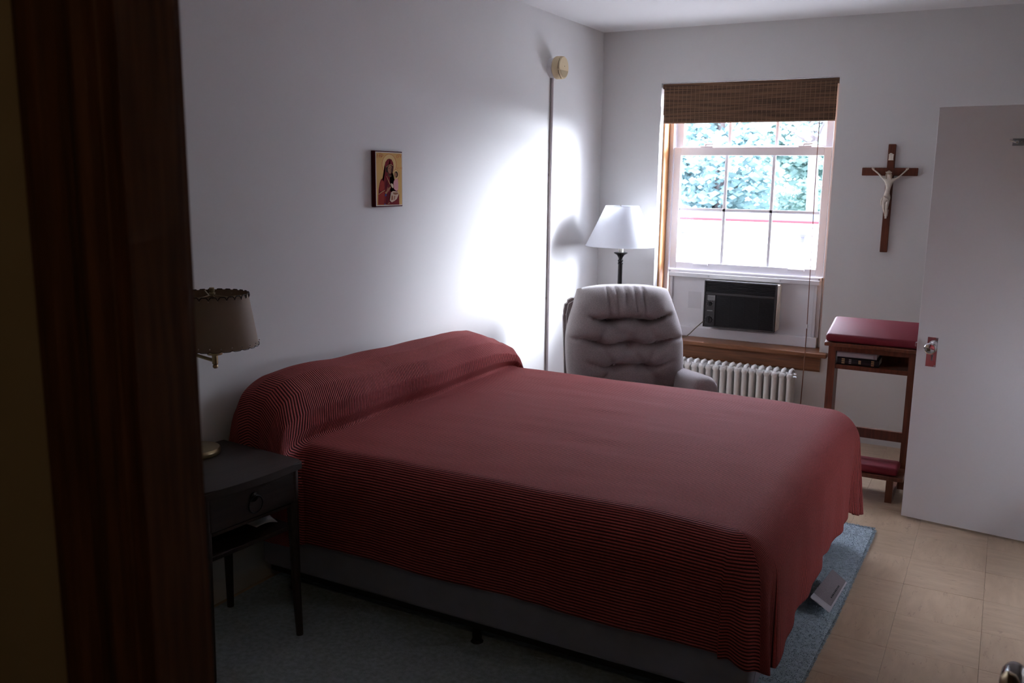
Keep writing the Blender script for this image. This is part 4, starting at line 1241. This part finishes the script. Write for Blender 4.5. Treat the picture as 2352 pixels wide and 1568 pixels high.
# ------------------------------------------------------------------ recliner armchair
ch = thing('recliner', 'mauve tweed recliner with button tufted back by the radiator', 'armchair', (0.778, -1.21, 0), math.radians(35))
def tufted_back():
    bm = bmesh.new()
    nx, nz = 64, 72
    Z0, Z1 = 0.40, 1.045
    btn = [(-0.115, 0.845, .060), (0.10, 0.838, .056), (-0.185, 0.715, .045), (0.0, 0.700, .045), (0.185, 0.715, .045), (-0.085, 0.575, .050), (0.095, 0.575, .050), (-0.20, 0.48, .03), (0.2, 0.48, .03)]
    def half(z):
        t = (z - Z0) / (Z1 - Z0)
        w = 0.352 + 0.018 * math.sin(math.pi * min(1, t * 1.25))
        if t > 0.50: w -= 0.075 * ((t - 0.50) / 0.50) ** 1.6
        return w
    def topz(a): return Z1 - 0.030 * abs(a) ** 3.0
    def dep(x, z, a, t):
        e = max(0.0, 1 - abs(a) ** 5.0) ** 0.5
        e2 = max(0.0, 1 - t ** 16) ** 0.5 * max(0.0, 1 - (1 - t) ** 16) ** 0.5
        d = 0.150 * e * e2
        for (bx, bz, am) in btn:
            dx, dz = x - bx, z - bz
            d -= am * math.exp(-(dx * dx) / (2 * 0.030 ** 2) - dz * dz / (2 * 0.019 ** 2)) * e
        for zc, am, w0, w1 in ((0.842, 0.062, -0.17, 0.21), (0.708, 0.038, -0.36, 0.36), (0.578, 0.030, -0.20, 0.22)):
            zz = zc + 0.012 * math.cos(x * 22) + (0.03 * (abs(x) / 0.3) ** 2 if zc > 0.8 else 0.015 * (abs(x) / .3) ** 2)
            fall = sstep(w0 - 0.10, w0 + 0.02, x) * (1 - sstep(w1 - 0.02, w1 + 0.10, x))
            d -= am * math.exp(-((z - zz) ** 2) / (2 * 0.0085 ** 2)) * fall * e
            d += 0.018 * math.exp(-((z - zz - 0.055) ** 2) / (2 * 0.032 ** 2)) * fall * e
        for xc, z0, z1 in ((-0.115, 0.86, 1.05), (-0.06, 0.86, 1.05), (0.0, 0.93, 1.05), (0.055, 0.86, 1.05), (0.105, 0.86, 1.05)):   # gathers at the top
            xx = x - xc - 0.20 * (z - 0.95) * xc
            d -= 0.017 * math.exp(-xx * xx / (2 * 0.0065 ** 2)) * sstep(z0 - .02, z0 + .05, z) * e
        for (xa, za, xb, zb) in ((-0.115, .845, -0.185, .715), (-0.115, .845, -0.03, .76), (-.02, .80, 0.0, .70), (0.10, .838, 0.185, .715), (.06, .80, .02, .72), (-.185, .715, -.085, .575), (0, .70, -.085, .575), (0, .70, .095, .575), (.185, .715, .095, .575), (.095, .575, .2, .48), (-.085, .575, -.2, .48)):
            ux, uz = xb - xa, zb - za; L2 = ux * ux + uz * uz
            q = ((x - xa) * ux + (z - za) * uz) / L2
            if -0.1 < q < 1.1:
                px, pz = x - xa - q * ux, z - za - q * uz
                d -= 0.017 * math.exp(-(px * px + pz * pz) / (2 * 0.010 ** 2)) * math.sin(math.pi * min(1, max(0, q))) ** 0.5 * e
        d += 0.003 * noise.noise(Vector((x * 18, z * 18, 2.0)))
        return max(d, 0.0)
    def P(i, k, front):
        a = -1 + 2 * i / nx
        a = math.copysign(abs(a) ** 0.85, a)
        t = k / nz
        zt = topz(a)
        z = Z0 + (zt - Z0) * t
        x = a * half(z)
        lean = 0.215 + 0.17 * (z - Z0) / (Z1 - Z0)         # leans backwards
        y = lean - dep(x, z, a, t) if front else lean + 0.05 * max(0, 1 - abs(a) ** 6) ** .5 * max(0, 1 - t ** 10)
        return (x, y, z)
    F_ = [[bm.verts.new(P(i, k, True)) for k in range(nz + 1)] for i in range(nx + 1)]
    R_ = [[F_[i][k] if i in (0, nx) or k in (0, nz) else bm.verts.new(P(i, k, False)) for k in range(nz + 1)] for i in range(nx + 1)]
    for g, fl_ in ((F_, 0), (R_, 1)):
        for i in range(nx):
            for k in range(nz):
                q = (g[i][k], g[i + 1][k], g[i + 1][k + 1], g[i][k + 1])
                bm.faces.new(q if not fl_ else q[::-1])
    return bm, btn, dep, half, (Z0, Z1)
bm, btn, dep, half, (Z0, Z1) = tufted_back()
bk = part('backrest', bm, TWEED, ch, True, angle=80)
for (bx, bz, am) in btn[:7]:
    t = (bz - Z0) / (Z1 - Z0)
    y = 0.215 + 0.17 * t - dep(bx, bz, bx / half(bz), t)
    part('button', LA([(0.0, -0.006), (0.007, -0.005), (0.010, -0.001), (0.009, 0.003)], (bx, y - 0.001, bz), 'y', 14), TWEED, bk, True)
# padded shell behind the cushion: shows as a thin strip at the side
bm = bmesh.new()
sh_o = [(-0.372, 0.20), (0.34, 0.20), (0.34, 0.82), (0.30, 0.90), (0.24, 0.95), (-0.30, 0.965), (-0.355, 0.935), (-0.372, 0.86)]
prism(bm, sh_o, lambda a, b, d: Vector((a, 0.215 + 0.17 * (b - 0.40) / 0.645 + d, b)), 0.015, 0.085)
bmesh.ops.bevel(bm, geom=bm.edges[:], offset=0.018, segments=2, affect='EDGES')
part('back_shell', bm, TWEED, ch, True)
part('base', B((-0.33, -0.20, 0.05), (0.33, 0.30, 0.26), 0.02), TWEED, ch, True)
part('seat_cushion', B((-0.285, -0.27, 0.255), (0.285, 0.20, 0.43), 0.05, 4), TWEED, ch, True)
part('footrest_flap', B((-0.29, -0.29, 0.07), (0.29, -0.235, 0.26), 0.02, 3), TWEED, ch, True)
for s in (-1, 1):
    out = [(-0.075, 0.10), (-0.075, 0.50), (-0.070, 0.545), (-0.050, 0.575), (-0.018, 0.588), (0.018, 0.588), (0.050, 0.575), (0.070, 0.545), (0.075, 0.50), (0.075, 0.10)]
    bm = bmesh.new()
    prev = None
    for yk, sc, up_ in ((0.30 if s > 0 else 0.09, 0.86, -0.058 if s > 0 else -0.08), (0.26 if s > 0 else 0.05, 0.97, -0.052 if s > 0 else -0.06), (0.10 if s > 0 else 0.0, 1.0, -0.034 if s > 0 else -0.05), (-0.05, 1.0, -0.016 if s > 0 else -0.04), (-0.20, 1.0, 0.0), (-0.245, 0.99, -0.004), (-0.268, 0.93, -0.012), (-0.278, 0.84, -0.025)):
        ringv = [bm.verts.new((s * 0.352 + a * sc, yk, 0.10 + (b - 0.10 + up_ * (b > 0.3)) * (1 if sc > 0.95 else 0.93 + sc * 0.07))) for a, b in out]
        if prev:
            n = len(out)
            for k in range(n): bm.faces.new((prev[k], prev[(k + 1) % n], ringv[(k + 1) % n], ringv[k]))
        else:
            bm.faces.new(ringv)
        prev = ringv
    bm.faces.new(prev[::-1])
    part('arm', bm, TWEED, ch, True, angle=60)
for x in (-0.30, 0.30):
    for y in (-0.17, 0.26):
        part('foot', LA([(0.022, 0.0), (0.026, 0.03), (0.028, 0.055)], (x, y, 0), seg=14), BLACKP, ch, True)

# ------------------------------------------------------------------ prie-dieu (kneeler)
kl = thing('kneeler', 'wooden prayer kneeler with red padded top and kneeling pad', 'kneeler', (2.05, -0.9, 0))
Kn = dict(parent=kl, world=True)
kx0, kx1 = 1.818, 2.272
for x in (kx0, kx1 - 0.040):
    pr = bmesh.new()
    outl = [(-0.945, 0.03), (-0.945, 0.795), (-0.70, 0.855), (-0.70, 0.82), (-0.83, 0.78), (-0.83, 0.03)]
    prism(pr, outl, lambda a, b, d: Vector((d, a, b)), x, x + 0.040)
    part('side_post', pr, KNW, **Kn)
sl = (0.875 - 0.808) / 0.29
def slab(name, m, y0, y1, z0, z1, x0, x1, bev, seg=3, smooth=True):
    bm = B((x0, y0, z0), (x1, y1, z1), bev, seg)
    for v in bm.verts: v.co.z += sl * (v.co.y + 0.985)
    return part(name, bm, m, smooth=smooth, **Kn)
slab('arm_board', KNW, -0.985, -0.68, 0.795, 0.815, kx0 - 0.018, kx1 + 0.018, 0.003, 1, False)
slab('arm_pad', VINYL, -0.980, -0.69, 0.816, 0.860, kx0 - 0.016, kx1 + 0.016, 0.017, 3)
part('front_rail', B((kx0 + 0.040, -0.944, 0.765), (kx1 - 0.040, -0.928, 0.797)), KNW, **Kn)
part('shelf', B((kx0 + 0.040, -0.940, 0.665), (kx1 - 0.040, -0.70, 0.690), 0.002, 1), KNW, **Kn)
part('shelf_back', B((kx0 + 0.040, -0.712, 0.690), (kx1 - 0.040, -0.70, 0.83)), KNW, **Kn)
part('stretcher', B((kx0 + 0.040, -0.915, 0.285), (kx1 - 0.040, -0.893, 0.340), 0.002, 1), KNW, **Kn)
part('kneeling_board', B((kx0, -1.130, 0.125), (kx1, -0.83, 0.148), 0.003, 1), KNW, **Kn)
part('kneeling_pad', B((kx0 + 0.030, -1.125, 0.149), (kx1 - 0.030, -0.95, 0.195), 0.018, 3), VINYL, smooth=True, **Kn)
for x in (kx0 + 0.045, kx1 - 0.082):
    part('leg', B((x, -1.12, 0.0), (x + 0.035, -1.085, 0.125), 0.002, 1), KNW, **Kn)
    part('foot_rail', B((x, -1.085, 0.0), (x + 0.035, -0.70, 0.03), 0.002, 1), KNW, **Kn)

# books on the kneeler shelf: lying flat, spines outwards
def book(name, label, x0, x1, y0, y1, z0, h, m, gold):
    t = thing(name, label, 'book', ((x0 + x1) / 2, (y0 + y1) / 2, z0), group='books on the kneeler shelf')
    bm = bmesh.new()
    box(bm, (x0, y0 + 0.004, z0), (x1, y1, z0 + 0.0025), 0.0008, 1)
    box(bm, (x0, y0 + 0.004, z0 + h - 0.0025), (x1, y1, z0 + h), 0.0008, 1)
    part('cover', bm, m, t, world=True)
    sp = prism(bmesh.new(), [(0.0, 0.0), (-0.005, 0.15 * h), (-0.0075, 0.5 * h), (-0.005, 0.85 * h), (0, h), (0.004, h), (0.004, 0)],
               lambda a, b, d: Vector((d, y0 + 0.006 + a, z0 + b)), x0, x1)
    s = part('spine', sp, m, t, world=True)
    part('page_block', B((x0 + 0.004, y0 + 0.008, z0 + 0.0028), (x1 - 0.004, y1 - 0.004, z0 + h - 0.0028)), PAGES, t, world=True)
    for gx, gw, gh, mm in gold:
        bm = bmesh.new()
        n = 3
        for q in range(n):
            zc = z0 + h * 0.5 + (q - 1) * gh * 0.36
            box(bm, (x0 + gx, y0 - 0.0024, zc - gh * 0.11), (x0 + gx + gw, y0 - 0.001, zc + gh * 0.11))
        part('spine_print', bm, mm, s, world=True)
    return t
book('book', 'thick black book with gold spine print under the pale book', 1.866, 2.084, -0.930, -0.765, 0.6905, 0.040, BLACKB,
     [(0.024, 0.016, 0.030, GOLD), (0.062, 0.013, 0.026, PRINT), (0.112, 0.013, 0.020, GOLD), (0.178, 0.015, 0.030, GOLD)])
book('book', 'pale grey book lying on top of the black book', 1.862, 2.070, -0.926, -0.77, 0.7310, 0.028, GREYB, [(0.190, 0.010, 0.020, mat('faint_red_print', (0.40, 0.28, 0.29), 0.6))])

# ------------------------------------------------------------------ wooden armchair, only one arm reaches into the picture
wc = thing('wooden_armchair', 'black lacquered wooden chair arm at the lower right corner', 'chair', (2.97, -4.20, 0))
Wc = dict(parent=wc, world=True)
for s, x in ((-1, 2.738), (1, 3.198)):
    bm = tube(bmesh.new(), [(x, -3.962, 0.640), (x, -3.974, 0.642), (x, -3.998, 0.643), (x, -4.05, 0.643), (x, -4.20, 0.645), (x, -4.42, 0.660)],
              [0.010, 0.020, 0.0265, 0.031, 0.028, 0.024], 18)
    for v in bm.verts: v.co.z = 0.643 + (v.co.z - 0.643) * 0.75
    part('arm', bm, CHW, smooth=True, **Wc)
    part('arm_post', T([(x, -4.085, 0.435), (x, -4.08, 0.50), (x, -4.08, 0.628)], [0.014, 0.020, 0.014], 12), CHW, smooth=True, **Wc)
    part('front_leg', T([(x - s * 0.015, -4.07, 0.0), (x - s * 0.02, -4.075, 0.25), (x - s * 0.025, -4.08, 0.41)], [0.014, 0.021, 0.019], 12), CHW, smooth=True, **Wc)
    part('back_post', T([(x - s * 0.02, -4.44, 0.0), (x - s * 0.02, -4.42, 0.42), (x - s * 0.01, -4.43, 0.66), (x - s * 0.01, -4.49, 0.84)], [0.015, 0.019, 0.018, 0.013], 12), CHW, smooth=True, **Wc)
part('seat', B((2.752, -4.45, 0.405), (3.188, -4.02, 0.437), 0.012, 3), CHS, smooth=True, **Wc)
for z in (0.55, 0.68, 0.80):
    part('back_slat', B((2.765, -4.485 - (z - .55) * .12 + 0.02, z - 0.025), (3.175, -4.470 - (z - .55) * .12 + 0.02, z + 0.025), 0.004), CHS, **Wc)
part('stretcher', T([(2.77, -4.26, 0.2), (3.17, -4.26, 0.2)], 0.010, 10), CHW, **Wc)
for s, x in ((-1, 2.765), (1, 3.175)):
    part('side_stretcher', T([(x, -4.07, 0.2), (x, -4.43, 0.2)], 0.010, 10), CHW, **Wc)

# ------------------------------------------------------------------ outside the window
GZ = -3.2
gr = part('lawn', B((-60, 2.0, GZ - 0.2), (50, 90, GZ)), GRASS)
tag(gr, 'green lawn below the trees outside the window', 'lawn', kind='structure')
pv = part('bounce_slab', B((-30, 0.6, GZ - 0.02), (30, 10.0, GZ + 0.03)), mat('bounce_slab_tone', (0.46, 0.45, 0.44), 0.9, vary=(1.5, 0.15)))  # unseen slab, added and kept pale to throw light up onto the ceiling
tag(pv, 'added pale slab bouncing sky light up to the ceiling', 'bounce_slab', kind='structure')
hs = thing('neighbour_house', 'low house with a sunlit pale shingle roof outside the window', 'house', (-3.5, 16.0, GZ))
part('wall', B((-15.5, 11.3, GZ), (8.5, 20.7, -2.2)), SIDING, hs, world=True)
RZ = 0.705
for s, nm in ((-1, 'roof_slope'), (1, 'roof_slope')):
    bm = prism(bmesh.new(), [(16.0, RZ), (16.0 + s * 5.6, RZ - 2.8), (16.0 + s * 5.6, RZ - 2.95), (16.0, RZ - 0.2)], lambda a, b, d: Vector((d, a, b)), -16.2, 9.2)
    rs = part(nm, bm, ROOFM, hs, world=True)
part('ridge_cap', T([(-16.2, 16.0, RZ - 0.02), (9.2, 16.0, RZ - 0.02)], 0.055, 8), RIDGEM, hs, world=True)
for (x, y) in ((-1.47, 15.2), (-4.31, 15.2)):
    z = RZ - (16 - y) * 0.5
    part('roof_vent', LA([(0.05, -0.03), (0.05, 0.10), (0.09, 0.11), (0.10, 0.17), (0.05, 0.19)], (x, y, z), seg=14), DARKV, hs, True, True)
for x in (-11, -6.5, -2, 3.5):
    part('window', B((x - 0.6, 11.26, -3.1), (x + 0.6, 11.31, -2.35)), DARKV, hs, world=True)
wg = thing('blocker_wing', 'unseen wing wall added to block sun and sky from the side window', 'building', (6.6, -3.0, GZ))  # added out of view to keep sun and most sky off the second window
part('wall', B((6.6, -9.0, GZ), (7.0, 2.6, 4.6)), mat('blocker_siding', (0.46, 0.45, 0.44), 0.8, vary=(2, 0.1)), wg, world=True)
part('roof_edge', B((6.5, -9.0, 4.6), (7.1, 2.7, 4.75), 0.02), SIDING, wg, world=True)
bw = part('boundary_wall', B((-40, 24.0, GZ), (30, 24.25, 0.62), 0.03), BLUEW)
tag(bw, 'long grey-blue wall behind the roof ridge outside', 'wall')

def tree(name, label, x, y, h, cw, ch_, cz_, lm, seed, n=2600, leaf=0.34, tr=0.22):
    r = random.Random(seed)
    t = thing(name, label, 'tree', (x, y, GZ), group=None)
    top = GZ + h
    part('trunk', T([(x, y, GZ), (x + 0.1, y, GZ + h * .35), (x - 0.05, y + .1, GZ + h * .7), (x, y, top - 0.4)], [tr * 1.2, tr, tr * .7, tr * .2], 10), BARK, t, True, True)
    vv, ff = [], []
    blobs = []
    bm = bmesh.new()
    for k in range(34):
        a = r.uniform(0, 6.283); q = r.random() ** .6
        bz = cz_ + r.uniform(-.5, .5) * ch_
        taper = 1 - 0.75 * max(0, (bz - cz_) / (ch_ * .5)) ** 1.5
        bp = Vector((x + cw * .42 * q * math.cos(a) * taper, y + cw * .42 * q * math.sin(a) * taper, bz))
        blobs.append((bp, r.uniform(.16, .26) * cw))
        tube(bm, [(x, y, bz - r.uniform(.3, .9)), tuple(bp)], [0.06, 0.02], 6)
    part('branches', bm, BARK, t, False, True)
    for k in range(n):
        bp, br = blobs[r.randrange(len(blobs))]
        d = Vector((r.gauss(0, 1), r.gauss(0, 1), r.gauss(0, .8))).normalized() * br * (r.random() ** .45)
        c = bp + d - Vector((x, y, GZ))
        ax = Vector((r.gauss(0, 1), r.gauss(0, 1), r.gauss(0, .5))).normalized()
        u_, v_ = frame_dir(ax)
        s = leaf * r.uniform(.5, 1.1)
        i = len(vv)
        vv += [c - u_ * s * .5, c + v_ * s * .28, c + u_ * s * .5, c - v_ * s * .28]
        ff.append((i, i + 1, i + 2, i + 3))
    me = bpy.data.meshes.new('foliage'); me.from_pydata([tuple(v) for v in vv], [], ff)
    o = part('foliage', me, lm, t); o['kind'] = 'stuff'
    return t
row_a = [(-20.0, 'leafy tree outermost left in the nearer row outside'), (-13.8, 'leafy tree second from the left in the nearer row outside'),
         (-7.6, 'leafy tree filling the left window panes'), (-1.4, 'leafy tree just right of the bare pine trunk'),
         (4.8, 'leafy tree second from the right in the nearer row outside'), (11.0, 'leafy tree outermost right in the nearer row outside')]
row_b = [(-18.2, 'tall tree outermost left in the back row outside'), (-12.0, 'tall tree behind the left window panes'),
         (-5.8, 'tall tree behind the bare pine trunk'), (0.4, 'tall tree second from the right in the back row'), (6.6, 'tall tree outermost right in the back row')]
for k, (x, lb) in enumerate(row_a):
    tree('tree', lb, x, 29.5, 10.5, 4.3, 9.0, 2.0, (LEAF2, LEAF)[k % 2], 20 + k, n=13000, leaf=0.40)
for k, (x, lb) in enumerate(row_b):
    tree('tree', lb, x, 37.0, 12.5, 4.4, 11.0, 2.8, (LEAF, LEAF2)[k % 2], 40 + k, n=13000, leaf=0.40)
tree('pine_tree', 'bare pale pine trunk standing right of the window middle', -3.17, 24.8, 9.5, 4.2, 3.2, 4.4, LEAF2, 77, n=1500, leaf=0.28, tr=0.20)
